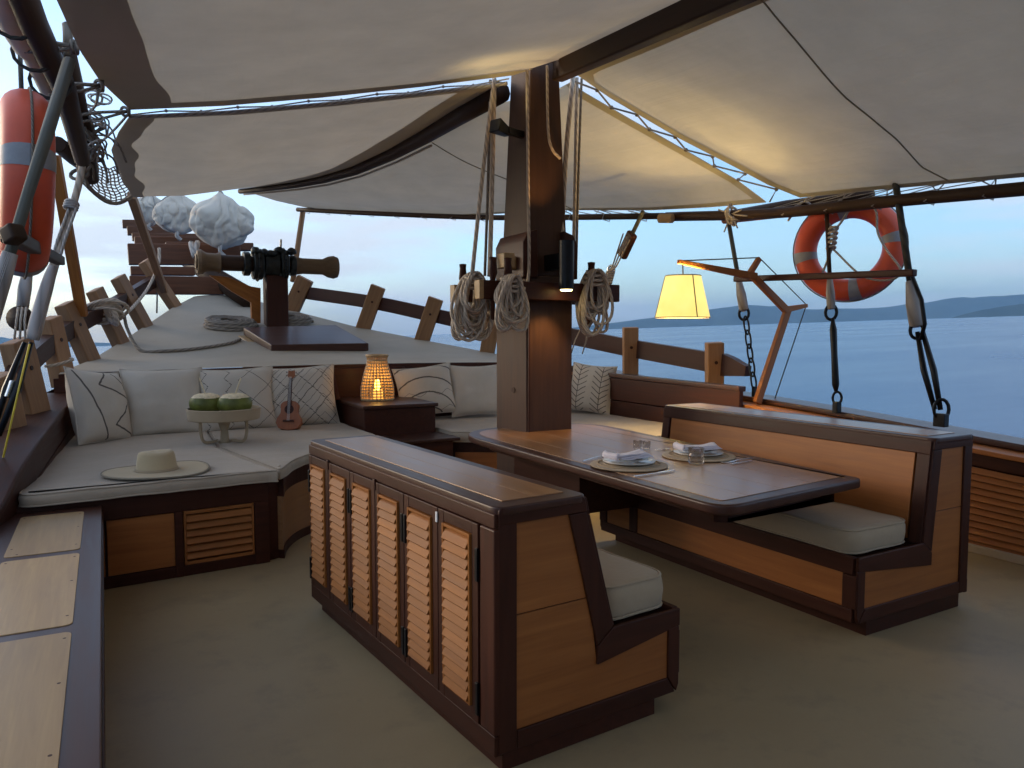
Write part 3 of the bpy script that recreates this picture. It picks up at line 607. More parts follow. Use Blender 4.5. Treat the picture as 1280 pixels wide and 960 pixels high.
# the cylinder lamp throws light up and down the mast face
p = at(708, 332, Y=4.78); zt, zb = at(708, 301, Y=4.78).z, at(708, 362, Y=4.78).z
sl = thing('spot_lamp', (p.x, p.y, zb), 'black cylinder spot lamp fixed to the mast face above the pin rail', 'wall lamp', 'lamps fixed to the mast')
MB().lathe([(.040, 0), (.056, 0), (.056, zt - zb), (.040, zt - zb), (.040, zt - zb - .03), (.0, zt - zb - .03)], (p.x, p.y, zb), 20).build('lamp_body', BLACK, sl)
MB().lathe([(.0, -.012), (.040, -.010), (.046, .0), (.046, .004)], (p.x, p.y, zb), 16).build('lens', LENS, sl)
MB().bar((p.x, p.y + .04, lerp(zb, zt, .6)), (p.x, 5.06, lerp(zb, zt, .6)), .05, .12).build('bracket', BLACK, sl)
lamp('spot_lamp_light', 'SPOT', (p.x - .02, p.y + .03, zb - .03), 4.2, (1, .58, .22), sl, .02, V((-.12, .30, -1)), 80)
lamp('spot_lamp_light', 'SPOT', (p.x - .02, p.y + .03, zt + .01), 4.5, (1, .58, .22), sl, .02, V((-.14, .26, 1)), 62)
p = at(627, 162, Y=5.12)
ul = thing('flood_lamp', p, 'small black flood lamp high on the mast under the awning', 'wall lamp', 'lamps fixed to the mast')
MB().bar(p + V((-.07, -.02, .02)), p + V((.07, .03, -.01)), .11, .10, w2=.06, h2=.06).build('lamp_body', BLACK, ul, bevel=.01)
MB().bar(p + V((.05, 0, .0)), (2.93, 5.2, p.z), .04, .05).build('bracket', BLACK, ul)
lamp('flood_lamp_light', 'SPOT', p + V((-.10, -.10, -.02)), 1.7, (1, .80, .36), ul, .04, V((.12, -.10, 1)), 125)
# hanks of rope on the pins
def hank(pin, w, drop, loops, rr, seed, label, mat=ROPE, yaw=0.0, y_off=-.09):
    rnd = random.Random(seed); b = MB(); c = V(pin) + V((0, y_off, 0)); ex = V((math.cos(yaw), math.sin(yaw), 0)); ey = V((-math.sin(yaw), math.cos(yaw), 0))
    for k in range(loops):
        d = drop * rnd.uniform(.55, 1.0); ww = w * rnd.uniform(.55, 1.0); sx = rnd.uniform(-.3, .3) * w; yy = rnd.uniform(-.05, .05); sk = rnd.uniform(-.18, .18); pts = []
        for j in range(24):
            t = 2 * math.pi * j / 24; zz = -d * (1 - math.cos(t)) / 2; x = ww * math.sin(t) * (.55 + .45 * (1 - math.cos(t)) / 2) + sx * (1 - math.cos(t)) / 2 + sk * zz
            pts.append(c + ex * x + ey * (yy + .03 * math.sin(t + k)) + V((0, 0, zz + rnd.uniform(-.004, .004) + .05)))
        b.tube(pts, rr, 6, closed=True)
    for k in range(3):   # the turns that hold the hank on its pin
        pts = [c + ex * (.06 + .01 * k) * math.cos(a) * 1.1 + ey * (.055 * math.sin(a) - .0) + V((0, 0, .02 - .035 * k + .015 * math.sin(a))) for a in [2 * math.pi * j / 14 for j in range(14)]]
        b.tube(pts, rr, 6, closed=True)
    return tag(b.build('rope_hank', mat, smooth=True), label, 'rope', 'rope hanks hung on the pin rail')
pz = z1 + .06
a = at(592, 350, Y=5.10); hank((a.x, 5.12, pz + .02), .155, .50, 24, .0125, 1, 'largest pale rope hank, hanging left of the mast in many loops', ROPE, 0, -.02)
a = at(588, 352, Y=5.62); hank((a.x, 5.62, pz + .02), .10, .42, 9, .012, 5, 'pale rope hank behind the largest one, at the left end of the pin rail', ROPEW, .3, .0)
a = at(636, 352, Y=4.85); hank((a.x, 4.85, pz - .01), .145, .40, 14, .0125, 2, 'short thick rope hank against the left face of the mast', ROPE, .15, -.02)
a = at(741, 340, Y=4.90); hank((a.x, 4.90, pz + .06), .14, .52, 17, .0125, 3, 'brown rope hank on the pin right of the mast', ROPE, -.1, -.02)
def line(pts, r, label, mat=ROPE, name='rope_line', grp=None, n=6, cat='rope'):
    return tag(MB().tube(smooth_curve(pts, 6) if len(pts) > 2 else [V(p) for p in pts], r, n).build(name, mat, smooth=True), label, cat, grp)
hg = 'halyards running down the mast'
line([at(618, 98, Y=5.3), at(603, 220, Y=5.2), at(590, 345, Y=5.05)], .017, 'leftmost halyard, slanting from the mast head down to the left rope hank', ROPE, 'halyard', hg)
line([at(613, 100, Y=5.5), at(610, 230, Y=5.5), at(606, 345, Y=5.5)], .013, 'thin halyard just right of the leftmost slanting one', ROPED, 'halyard', hg)
line([at(618, 100, Y=5.32), at(615, 230, Y=5.2), at(612, 345, Y=5.05)], .020, 'thickest halyard left of the mast, hanging nearly upright', ROPE, 'halyard', hg)
line([at(659, 88, Y=4.98), at(660, 220, Y=4.98), at(661, 340, Y=4.98), at(652, 365, Y=4.85)], .014, 'halyard lying along the front corner of the mast', ROPE, 'halyard', hg)
line([at(684, 82, Y=5.0), at(685, 160, Y=5.0), at(690, 186, Y=5.0), at(700, 198, Y=5.05)], .012, 'short rope tail curling against the mast face below the boom', ROPE, 'halyard', hg)
line([at(716, 97, Y=5.3), at(707, 200, Y=5.15), at(701, 320, Y=5.05)], .020, 'halyard right of the mast that slants in behind the black spot lamp', ROPE, 'halyard', hg)
line([at(721, 97, Y=5.35), at(719, 220, Y=5.45), at(716, 345, Y=5.5)], .017, 'upright halyard right of the mast, inner one of the pair', ROPE, 'halyard', hg)
line([at(727, 98, Y=5.35), at(723, 220, Y=5.45), at(720, 345, Y=5.5)], .012, 'upright halyard right of the mast, outer one of the pair', ROPED, 'halyard', hg)

# ================================================================== AWNINGS, their booms and poles
def coons(c0, c1, d0, d1, sag=0.0, ru=0.0, seed=0):
    a, b_, c, d = poly_at(c0, 0), poly_at(c0, 1), poly_at(c1, 0), poly_at(c1, 1)
    def f(u, v):
        p = poly_at(c0, u) * (1 - v) + poly_at(c1, u) * v + poly_at(d0, v) * (1 - u) + poly_at(d1, v) * u
        p -= (a * (1 - u) * (1 - v) + b_ * u * (1 - v) + c * (1 - u) * v + d * u * v)
        k = min(1, 16 * u * (1 - u) * v * (1 - v))
        return p - V((0, 0, sag * 16 * u * (1 - u) * v * (1 - v))) + V((0, 0, ru * k * noise.noise(V((p.x * 1.1, p.y * .9, seed)))))
    return f
def awning(label, f, hems, seams, nu=48, nv=36, boardc=None):
    o0 = f(.5, .5); t = thing('awning', o0, label, 'awning', 'canvas awnings over the deck')
    MB().grid(f, nu, nv).build('canvas', CANVAS, t, smooth=True)
    for (side, wd, amp) in hems:      # doubled cloth along an edge, lying 8 mm under the canvas
        def h(a, q, side=side, wd=wd, amp=amp):
            q2 = q * wd * (1 + amp * (math.sin(a * 17) * .5 + math.sin(a * 31 + 1) * .3) * (q > .5)); uv = {'u0': (q2, a), 'u1': (1 - q2, a), 'v0': (a, q2), 'v1': (a, 1 - q2)}[side]
            return f(*uv) - V((0, 0, .008))
        MB().grid(h, 60, 3).build('hem', HEM, t, smooth=True)
    for (ax_, k, dk) in seams:
        pts = [f(*((i / 40, k + dk * i / 40) if ax_ == 'v' else (k + dk * i / 40, i / 40))) - V((0, 0, .004)) for i in range(41)]
        MB().tube(pts, .0055, 5).build('seam', SEAM, t)
    return t
# starboard spar along the awning edge
SPAR_TAB = [at(372, 262, d=12.6), at(470, 267, d=11.4), at(620, 272, d=10.2), at(830, 270, d=8.28)]
sp1 = thing('awning_spar', SPAR_TAB[-1], 'long thin forward spar under the edge of the front awning, with a pale cut end', 'spar', 'wooden spars along the awning edge')
MB().tube(smooth_curve(SPAR_TAB, 5), .036, 10).build('pole', SPAR, sp1, smooth=True)
MB().tube([at(824, 273, d=8.1), at(841, 273, d=8.0)], .050, 10).build('cut_end', TEAK_PALE, sp1, bevel=.004)
AFT = [at(833, 271, X=5.42), at(960, 267, X=5.52), at(1120, 251, X=5.6), at(1280, 236, X=5.6)]; AFT.append(AFT[-1] + (AFT[-1] - AFT[-2]) * 3)
sp2 = thing('awning_spar', AFT[1], 'dark aft spar on the right that carries the orange ring', 'spar', 'wooden spars along the awning edge')
MB().tube(smooth_curve(AFT, 5), .05, 10).build('pole', SPAR, sp2, smooth=True)
U2 = [at(905, 270, X=5.62), at(985, 256, X=5.66), at(1090, 243, X=5.7)]
sp3 = thing('awning_spar', U2[0], 'short upper spar lashed above the aft spar by the awning corner', 'spar', 'wooden spars along the awning edge')
MB().tube(U2, .045, 10).build('pole', SPAR, sp3, smooth=True)
MB().tube([at(905, 275, X=5.58), at(985, 266, X=5.62)], .04, 10).build('splice', TEAK_DEEP, sp3, smooth=True)
# main boom aft of the mast, and the forward ridge spar
B0, B1 = at(697, 89, Y=5.03), at(852, 19, X=3.0); B2 = B1 + (B1 - B0) * 2.6
bo = thing('boom', B0, 'heavy dark boom running aft from the mast under the awning ridge', 'boom')
MB().bar(B0, B1.lerp(B2, 0), .10, .155).build('beam', SPAR, bo, bevel=.015) if False else MB().bar(B0, B2, .10, .155).build('beam', SPAR, bo, bevel=.015)
RIDGE = [at(626, 112, Y=5.40), at(580, 139, Y=6.1), at(532, 168, Y=7.0), at(490, 191, Y=7.8), at(445, 211, Y=8.6), at(405, 223, Y=9.4), at(370, 230, Y=10.1), at(335, 235, Y=10.8), at(300, 239, Y=11.5)]
fr = thing('ridge_spar', RIDGE[0], 'dark sagging spar under the ridge of the front awning', 'spar')
MB().tube([p - V((0, 0, .02 * (1 - k / 9) + .0)) for k, p in enumerate(RIDGE)], [.085, .08, .074, .066, .058, .05, .044, .040, .036], 10).build('spar', SPAR, fr, smooth=True)
MB().tube([p - V((-.05, .02, .09 * (1 - k / 9) + .015)) for k, p in enumerate(RIDGE[2:])], .012, 6).build('ridge_rope', ROPE, fr, smooth=True)
# port aft awning
A_p = [at(163, 136, d=5.5), at(125, 100, d=4.65), at(100, 62, d=3.95), at(86, 32, d=3.5), at(72, 0, d=3.15)]
dirp = (A_p[-1] - A_p[0]).normalized(); A_p.append(A_p[-1] + dirp * ((A_p[-1].y + 2.2) / -dirp.y) * 1.0)
A_p[-1].z = 2.75
mA = at(641, 93, Y=5.18)
bl = lambda y: B0.lerp(B2, (B0.y - y) / (B0.y - B2.y)) + V((0, 0, .085))
A_front = [A_p[0], at(280, 131, d=5.55), at(400, 121, d=5.65), at(530, 107, d=5.8), mA]
A_boom = [mA] + [bl(y) + V((-.02, 0, -.02)) for y in (4.9, 3, 1, -2.0)]
fA = coons(A_front, [A_p[-1], A_p[-1].lerp(A_boom[-1], .5) - V((0, 0, .05)), A_boom[-1]], A_p, A_boom, .03, .055, 1)
awning('largest canvas awning, overhead on the left, with a wavy doubled hem along its outer edge', fA, [('u0', .098, .18), ('v0', .022, 0)], [('v', .375, -.02)])
# starboard aft awning
mD = at(722, 93, Y=5.15); tipD = at(1000, 246, X=5.56)
D_front = [mD, at(762, 121, Y=5.15), at(847, 171, Y=5.12), at(917, 207, Y=5.06), at(960, 230, X=5.45), tipD]
D_star = [tipD, at(1100, 236, X=5.62), at(1280, 220, X=5.66)]; D_star.append(D_star[-1] + (D_star[-1] - D_star[-2]) * 2.6)
D_boom = [mD] + [bl(y) + V((.02, 0, -.02)) for y in (4.85, 3, 1, -2.0)]
fD = coons(D_front, [D_boom[-1], D_star[-1]], D_boom, D_star, .03, .055, 2)
awning('canvas awning overhead on the right, between the boom and the starboard spar', fD, [('u0', .075, .02), ('v0', .022, 0), ('u1', .03, 0)], [('v', .31, -.02)])
# port forward awning
B_p = [at(161, 146, d=5.55), at(148, 165, d=6.05), at(139, 187, d=6.7), at(149, 218, d=7.7), at(166, 246, d=8.7)]
mB_ = at(628, 105, Y=5.3)
B_rear = [B_p[0], at(300, 139, d=5.62), at(430, 127, d=5.75), at(540, 115, d=5.9), mB_]
B_front = [B_p[-1], at(230, 245, Y=10.0), at(276, 240, Y=11.0), RIDGE[-1] + V((0, 0, .02))]
RB = [mB_] + [p + V((-.03, 0, .03)) for p in RIDGE[1:]]
fB = coons(B_rear, B_front, B_p, RB, .02, .055, 3)
awning('canvas awning in front of the mast on the left, its outer hem scalloped', fB, [('u0', .060, .30), ('v0', .018, 0), ('u1', .11, 0)], [])
# starboard forward awning
mC = at(716, 101, Y=5.38)
C_rear = [mC, at(727, 113, Y=5.35), at(787, 148, Y=5.33), at(865, 192, Y=5.28), at(922, 225, X=5.42), at(958, 252, X=5.52)]
C_star = [C_rear[-1], at(890, 258, X=5.45), at(815, 262, X=5.38), at(705, 262, d=9.3), at(560, 270, d=10.8), at(470, 266, d=11.5), at(385, 260, d=12.6)]
RC = [mC, at(690, 115, Y=5.6)] + [p + V((.03, 0, .015)) for p in RIDGE[1:]]
fC = coons(C_rear, [RC[-1], at(345, 251, d=12.3), C_star[-1]], RC, C_star, .05, .06, 4)
awning('canvas awning in front of the mast on the right, lit yellow by the hanging lamp', fC, [('v0', .011, .02), ('u1', .03, 0)], [('v', .30, .03)])
# lacing between the awnings and to the spars
def lacing(pa, pb, n, r, label, mat=ROPEW, wide=True):
    b = MB(); pts = []
    for k in range(n + 1): pts.append(poly_at(pa, k / n).lerp(poly_at(pb, k / n), (.1 if k % 2 else .9) if wide else (.35 if k % 2 else .65)) - V((0, 0, .006)))
    b.tube(pts, r, 5); 
    for q in pts[1:-1]: b.sphere(q, r * 2.2, 6, 4)
    return tag(b.build('lacing_rope', mat), label, 'rope', 'lacing ropes of the awnings')
lacing(A_front[0:], B_rear, 11, .006, 'white lacing rope joining the two left awnings', wide=False)
lacing(D_front, C_rear, 12, .0085, 'thin dark lacing rope across the open gap between the two right awnings', ROPED)
tag(MB().tube([p + V((0, 0, -.03)) for p in smooth_curve([poly_at(A_front, k / 8).lerp(poly_at(B_rear, k / 8), .5) for k in range(9)], 4)], .014, 6).build('edge_rope', ROPEW, smooth=True), 'white bolt rope lying in the seam between the left awnings', 'rope')
def lash(edge, spar, n, label, r=.007):
    b = MB(); pts = []
    for k in range(n):
        a = poly_at(edge, (k + .5) / n); s_ = poly_at(spar, (k + .5) / n); b.tube([a, s_ + V((.05, 0, .04)), s_ + V((.03, 0, -.055)), s_ + V((-.05, .03, -.03)), s_.lerp(a, .4), a + V((0, .1, 0))], r, 5)
        pts += [a + V((0, 0, .0)), s_ + V((0, .25 if k < n - 1 else 0, .05))]
    b.tube(pts, r * .8, 5)
    return tag(b.build('lacing_rope', ROPEW), label, 'rope', 'lacing ropes of the awnings')
lash(C_star[2:], SPAR_TAB[::-1], 13, 'white lacing rope that ties the front awning to its thin spar')
lash(D_star[:3], AFT[1:4], 5, 'white lacing rope that ties the rear awning to the spar over the orange ring', .0055)
# awning poles
ap = 'upright poles of the awnings'
tag(MB().tube([at(366, 352, Y=12.7), at(379, 262, d=12.65)], .045, 8).build('awning_pole', POST, smooth=True), 'thin wooden pole beside the windlass carrying the front awning spar', 'pole', ap)
tag(MB().bar(at(206, 366, Y=12.75), at(164, 244, d=9.3), .10, .10).build('awning_pole', POST, bevel=.01), 'slanting wooden pole at the bow planks under the left awning corner', 'pole', ap)
tag(MB().bar(at(103, 395, Y=9.2), at(68, 194, Y=8.7), .10, .075).build('awning_pole', TEAK, bevel=.008), 'light wooden pole rising from the left rail behind the shrouds', 'pole', ap)

# ================================================================== RIGGING ON THE RIGHT
def eye(b, c, r, t, nrm, n=14, sq=1.0): 
    x, y, z = frame((0, 0, 0), nrm); pts = [V(c) + (y * math.cos(2 * math.pi * k / n) + z * math.sin(2 * math.pi * k / n) * sq) * r for k in range(n)]; b.tube(pts, t, 6, closed=True); return b
def chain(root, p, q, n, mat=BLACK, r=.032, t=.0095):
    ax = (q - p) / n
    for k in range(n):
        c = p + ax * (k + .5); side = V((1, 0, 0)) if k % 2 else V((0, 1, 0)); s_ = side.cross(ax).normalized(); L = ax.length * .66; pts = []
        for j in range(16):
            a = 2 * math.pi * j / 16; pts.append(c + ax.normalized() * math.sin(a) * L + s_ * math.cos(a) * r)
        MB().tube(pts, t, 6, closed=True).build('chain_link', mat, root, smooth=True)
def bezel(p, q, k): return p.lerp(q, k)
rg = 'shrouds along the right side'
def shroud(label, pts, top_mat, r, foot):
    """wire or rope from the awning down to a served eye, chain and an eye plate on the cap"""
    t = thing('shroud', foot, label, 'shroud', rg); up, eye_, ch = pts
    MB().tube([up, eye_.lerp(up, .22)], r, 8).build('wire', top_mat, t, smooth=True)
    MB().tube([eye_.lerp(up, .30), eye_.lerp(up, .15), eye_], [r * 1.25, r * 2.1, r * 2.0], 10).build('served_end', SERVED, t, smooth=True)
    b = MB(); eye(b, eye_ - V((0, 0, .03)), .045, .014, (1, 1, 0), sq=1.4); b.build('thimble', BLACK, t, smooth=True)
    return t
XS = 5.48
f1, f2, f3 = at(943, 492, X=XS), at(1046, 512, X=XS), at(1176, 530, X=XS)
t = shroud('shroud nearest the mast, behind the hanging lamp arm, with an open chain', (at(908, 262, X=5.55), at(930, 388, X=5.5), f1), GREYPOLE, .022, f1)
chain(t, at(932, 398, X=5.5), f1 + V((0, 0, .05)), 5); b = MB(); b.box(f1 + V((0, 0, .02)), (.05, .03, .10)); b.build('eye_plate', BLACK, t, bevel=.005)
t = shroud('shroud passing through the middle of the orange ring', (at(1033, 258, X=5.6), at(1039, 386, X=5.52), f2), SPAR, .018, f2)
b = MB(); p, q = at(1041, 398, X=5.5), at(1045, 490, X=5.48); b.tube([p, p.lerp(q, .15), p.lerp(q, .5), p.lerp(q, .9), q], [.012, .03, .026, .03, .012], 8); b.build('turnbuckle', BLACK, t, smooth=True)
b = MB(); eye(b, f2 + V((0, 0, .10)), .035, .011, (1, 1, 0), sq=1.5); b.build('shackle', BLACK, t, smooth=True); MB().box(f2 + V((0, 0, .02)), (.06, .05, .10)).build('eye_plate', BLACK, t, bevel=.006)
t = shroud('rightmost black shroud beside the orange ring, with a black webbing tackle', (at(1119, 225, X=5.6), at(1146, 408, X=5.52), f3), ROPEG, .026, f3)
MB().tube([at(1140, 345, X=5.50), at(1152, 375, X=5.47), at(1156, 405, X=5.47), at(1151, 424, X=5.5)], .016, 6).build('webbing', BLACK, t, smooth=True)
p, q = at(1150, 415, X=5.52), at(1172, 512, X=5.48)
for dx in (-.022, .022): MB().tube([p + V((0, dx, 0)), p.lerp(q, .5) + V((0, dx * 1.8, 0)), q + V((0, dx, 0))], [.018, .024, .018], 6).build('lanyard', BLACK, t, smooth=True)
b = MB(); eye(b, f3 + V((0, .0, .11)), .05, .013, (1, 1, 0), sq=1.5); b.build('shackle', BLACK, t, smooth=True); MB().box(f3 + V((0, .0, .03)), (.06, .09, .10)).build('eye_plate', BLACK, t, bevel=.006)
p, q = at(919, 349, X=5.42), at(1144, 341, X=5.42)
tag(MB().bar(p, q, .06, .055).build('sheer_pole', MAHOG, bevel=.01), 'dark horizontal bar lashed across the shrouds below the orange ring', 'bar', 'bars lashed across the shrouds')
# life ring: an orange torus with grey tape bands and a grab line
def life_ring(c, nrm, R_, r_, label, bands, rope_pts, rot0=0.0):
    t = thing('life_ring', c, label, 'life ring', 'orange life rings'); x, y, z = frame((0, 0, 0), nrm)   # x is the ring's axis
    def tor(a, q, g=1.0): 
        A, Q = 2 * math.pi * a + rot0, 2 * math.pi * q; d = y * math.cos(A) + z * math.sin(A); return c + d * (R_ + r_ * .95 * g * math.cos(Q)) + x * (r_ * 1.05 * g * math.sin(Q))
    MB().grid(tor, 56, 20).build('ring', ORANGE, t, smooth='weld')
    for k in bands: MB().grid(lambda a, q: tor(k + (a - .5) * .036, q, 1.02), 6, 20).build('tape_band', TAPE, t, smooth=True)
    b = MB(); n_ = len(bands)
    pts = []
    for k in range(49):
        a = k / 48; A = 2 * math.pi * a + rot0; s_ = abs(math.sin(2 * math.pi * a * 2)) if rope_pts else .3
        d = y * math.cos(A) + z * math.sin(A); pts.append(c + d * (R_ + r_ * (.97 + .55 * s_ * (1 if rope_pts else .3))) + x * .01)
    b.tube(pts, .006, 5); b.build('grab_line', ROPED, t, smooth=True)
    return t, (x, y, z)
rc = at(1061, 311, X=5.76); k_ = px(rc); view = (rc - V((0, 0, H))).normalized()
nrm = (V((-1, -.55, .05)))
lr, _ = life_ring(rc, nrm, 51.5 * k_, 14.5 * k_, 'orange life ring tied face on to the shrouds on the right', (.02, .27, .52, .77), False, .05)
rc0 = V((0, -.11, .0))
def rp(u, v): return at(u, v, X=5.60)
line([rp(985, 276), rp(1006, 252), rp(1040, 285), rp(1042, 302), rp(1036, 312)], .010, 'white lashing rope from the spar to the knot in the orange ring', ROPEW, 'lashing_rope')
line([rp(1070, 250), rp(1052, 277), rp(1043, 290), rp(1040, 310), rp(1020, 362)], .010, 'white lashing rope crossing the middle of the orange ring', ROPEW, 'lashing_rope')
line([rp(1072, 252), rp(1094, 262), rp(1097, 290), rp(1108, 312), rp(1126, 338), rp(1112, 350), rp(1078, 345), rp(1042, 312)], .009, 'slack white rope looping down the right half of the orange ring', ROPEW, 'lashing_rope')
b = MB(); 
for k in range(5): eye(b, rp(1042 - k * .8, 286 + k * 6), .035, .011, (.2, .3, 1))
tag(b.build('rope_knot', ROPE, smooth=True), 'wrapped rope knot hanging inside the orange ring', 'knot')
b = MB()
for k in range(6): eye(b, at(912 + (k % 3) * 3, 265 + k * 2.2, X=5.48), .075 - .006 * k, .013, (random.uniform(-1, 1), 1, random.uniform(-1, 1)))
for q in ((905, 290), (922, 285), (934, 270), (898, 262), (927, 262)): b.tube([at(914, 268, X=5.45), at(*q, X=5.45)], .008, 5)
tag(b.build('rope_knot', ROPE, smooth=True), 'tangled rope lashing on the awning corner above the hanging lamp', 'knot')
# block and tackle right of the mast
tk = thing('rope_tackle', at(772, 330, X=5.3), 'wooden block and tackle slanting down right of the mast', 'tackle'); X_ = 4.5
MB().tube([at(804, 264, X=X_), at(791, 291, X=X_)], .02, 8).build('strop', ROPEG, tk, smooth=True)
p, q = at(791, 291, X=X_), at(777, 321, X=X_); MB().bar(p, q, .07, .115).build('block', MAHOG, tk, bevel=.02)
for d_ in (-4, 0, 4): MB().tube([at(783 + d_, 296 + d_, X=X_ - .06), at(768 + d_ * .6, 333, X=X_ - .04), at(763 + d_ * .4, 338, X=X_ - .04)], .008, 6).build('fall', ROPE, tk, smooth=True)
b = MB(); eye(b, at(764, 337, X=X_), .04, .012, (1, .3, 0)); b.build('thimble', STEEL, tk, smooth=True)
b = MB(); 
for k in range(5): eye(b, at(763 - k * .8, 341 + k * 3, X=X_), .035, .014, (.2, .2, 1))
b.build('seizing', SERVED, tk, smooth=True); MB().tube([at(760, 352, X=X_), at(745, 386, X=X_), at(733, 404, X=X_)], .018, 6).build('pendant', ROPE, tk, smooth=True)
p, q = at(736, 398, X=X_), at(728, 413, X=X_); MB().bar(p, q, .07, .12).build('block', MAHOG, tk, bevel=.02)
for d_ in (-8, 6): MB().tube([at(732 + d_ * .4, 405, X=X_), at(727 + d_, 425, X=X_ + .3), at(722 + d_, 442, X=X_ + .7)], .008, 6).build('fall', ROPE, tk, smooth=True)

# ================================================================== HANGING LAMP on its wooden crane
Yl = 5.09
ls = thing('lamp_stand', at(950, 500, Y=Yl), 'bent wooden lamp crane standing on the right bulwark cap', 'lamp stand')
def arm(u0, v0, u1, v1, w0, w1, mat=TEAK_DEEP, nm='arm'): return MB().bar(at(u0, v0, Y=Yl), at(u1, v1, Y=Yl), .045, w0, up=(0, 1, 0), w2=.035, h2=w1) if False else MB().bar(at(u0, v0, Y=Yl), at(u1, v1, Y=Yl), w0, .045, up=(0, 1, 0), w2=w1, h2=.04)
arm(946, 504, 985, 386, .075, .075).build('upright', TEAK_DEEP, ls, bevel=.005)
arm(981, 387, 1008, 382, .06, .035).build('strut', TEAK_DEEP, ls, bevel=.004)
arm(984, 389, 938, 342, .07, .065).build('brace', TEAK_DEEP, ls, bevel=.005)
arm(945, 346, 848, 327, .07, .035).build('arm', TEAK, ls, bevel=.005)
arm(934, 347, 949, 323, .05, .045).build('strut', TEAK_DEEP, ls, bevel=.004)
MB().tube([at(849, 326, Y=Yl), at(949, 322, Y=Yl), at(1008, 381, Y=Yl), at(966, 506, Y=Yl)], .006, 5).build('guy_wire', ROPEG, ls)
pc = at(854, 345, Y=Yl); zt, zb = at(859, 345, Y=Yl).z, at(855, 397, Y=Yl).z; kk = px(pc)
hl = thing('hanging_lamp', (pc.x, pc.y, zb), 'glowing cream lampshade hanging from the bent wooden crane', 'lamp')
MB().tube([at(853.5, 331, Y=Yl), (pc.x, pc.y, zt - .05)], .006, 6).build('cord', BLACK, hl)
b = MB(); b.lathe([(33.5 * kk, 0), (21.5 * kk, zt - zb)], (pc.x, pc.y, zb), 40); f_ = [f for f in b.f if len(f) == 4]; b.f = f_; b.build('lamp_shade', SHADE, hl, smooth=True, solid=.003)
for r_, z_ in ((33.6, zb), (21.6, zt)):
    b = MB(); b.tube([V((pc.x + r_ * kk * math.cos(a), pc.y + r_ * kk * math.sin(a), z_)) for a in [2 * math.pi * k / 40 for k in range(40)]], .005, 6, closed=True); b.build('shade_rim', CUSH, hl)
for an in (-100, 140, 20):
    a = R(an); d = V((math.cos(a), math.sin(a), 0)); MB().tube([V((pc.x, pc.y, zb)) + d * 33.9 * kk, V((pc.x, pc.y, zt)) + d * 21.9 * kk], .005, 5).build('shade_rib', SEAM, hl)
MB().sphere((pc.x, pc.y, zt - .13), .04).build('bulb', FLAME, hl, smooth=True)
lamp('hanging_lamp_light', 'POINT', (pc.x, pc.y, zt - .13), 55, (1, .74, .30), hl, .05)

# ================================================================== RIGGING ON THE LEFT
lc = at(30, 231, d=3.55); k_ = px(lc); vx = (lc - V((0, 0, H))).normalized()
side = vx.cross(V((0, 0, 1))).normalized()
nrm = (side * math.cos(R(3)) + vx * math.sin(R(3)) + V((0, 0, -.06)))
_x, _y, _z = frame((0, 0, 0), nrm); up_ = V((0, 0, 1)) * math.sin(R(17)) - vx * math.cos(R(17)); k0 = math.atan2(up_.dot(_z), up_.dot(_y)) / (2 * math.pi)
life_ring(lc, nrm, 90 * k_, 26 * k_, 'orange life ring seen edge on, hung from the rigging on the left', (k0, k0 + .25, k0 + .5, k0 + .75), False, 0)
line([at(36, 121, d=3.5), at(50, 126, d=3.42), at(54, 150, d=3.4), at(53, 190, d=3.4), at(49, 240, d=3.4), at(43, 290, d=3.4)], .010, 'white lanyard hanging down the face of the edge-on orange ring', ROPEW, 'lashing_rope')
line([at(24, -20, d=4.2), at(25, 60, d=4.2), at(27, 122, d=4.0)], .012, 'dark rope from which the edge-on orange ring hangs', ROPEG, 'lashing_rope')
ys = thing('yard_spar', at(60, 110, d=4.2), 'thick dark yard slanting across the top left corner with furled pale cloth', 'spar', 'old dark spars on the left')
MB().tube([at(8, -60, d=3.3), at(42, 30, d=3.7), at(80, 110, d=4.3), at(103, 200, d=5.0)], [.068, .066, .064, .05], 14).build('spar', SPAR, ys, smooth=True)
MB().tube(smooth_curve([at(-10, -40, d=3.4), at(12, 25, d=3.75), at(38, 68, d=4.0), at(56, 105, d=4.3), at(66, 125, d=4.4)], 5), [.06] * 10 + [.045] * 11, 10).build('furled_cloth', SAILC, ys, smooth=True)
for (u, v, dd) in ((8, 20, 3.72), (32, 62, 3.98), (52, 98, 4.2)):
    c = at(u + 12, v + 3, d=dd); b = MB(); eye(b, c, .105, .010, at(80, 110, d=4.3) - at(42, 30, d=3.7)); b.build('gasket_rope', ROPEG, ys, smooth=True)
s2 = thing('yard_spar', at(100, 160, d=5.2), 'shorter dark spar end lashed beside the thick yard over the net', 'spar', 'old dark spars on the left')
MB().tube([at(83, 64, d=4.7), at(90, 100, d=4.9), at(101, 160, d=5.2), at(114, 224, d=5.6)], [.055, .062, .066, .055], 12).build('spar', SPAR, s2, smooth=True)
MB().bar(at(72, 62, d=4.6), at(70, 84, d=4.6), .07, .10).build('wedge', SPAR, s2, bevel=.015)
tag(MB().tube([at(72, 180, d=5.0), at(92, 196, d=5.5), at(112, 212, d=6.0)], [.052, .058, .05], 12).build('spar_stub', SPAR, bevel=.006), 'round cut log end poking out below the yard on the left', 'spar')
nm = 'rope ties between the left spars and the awning hem'
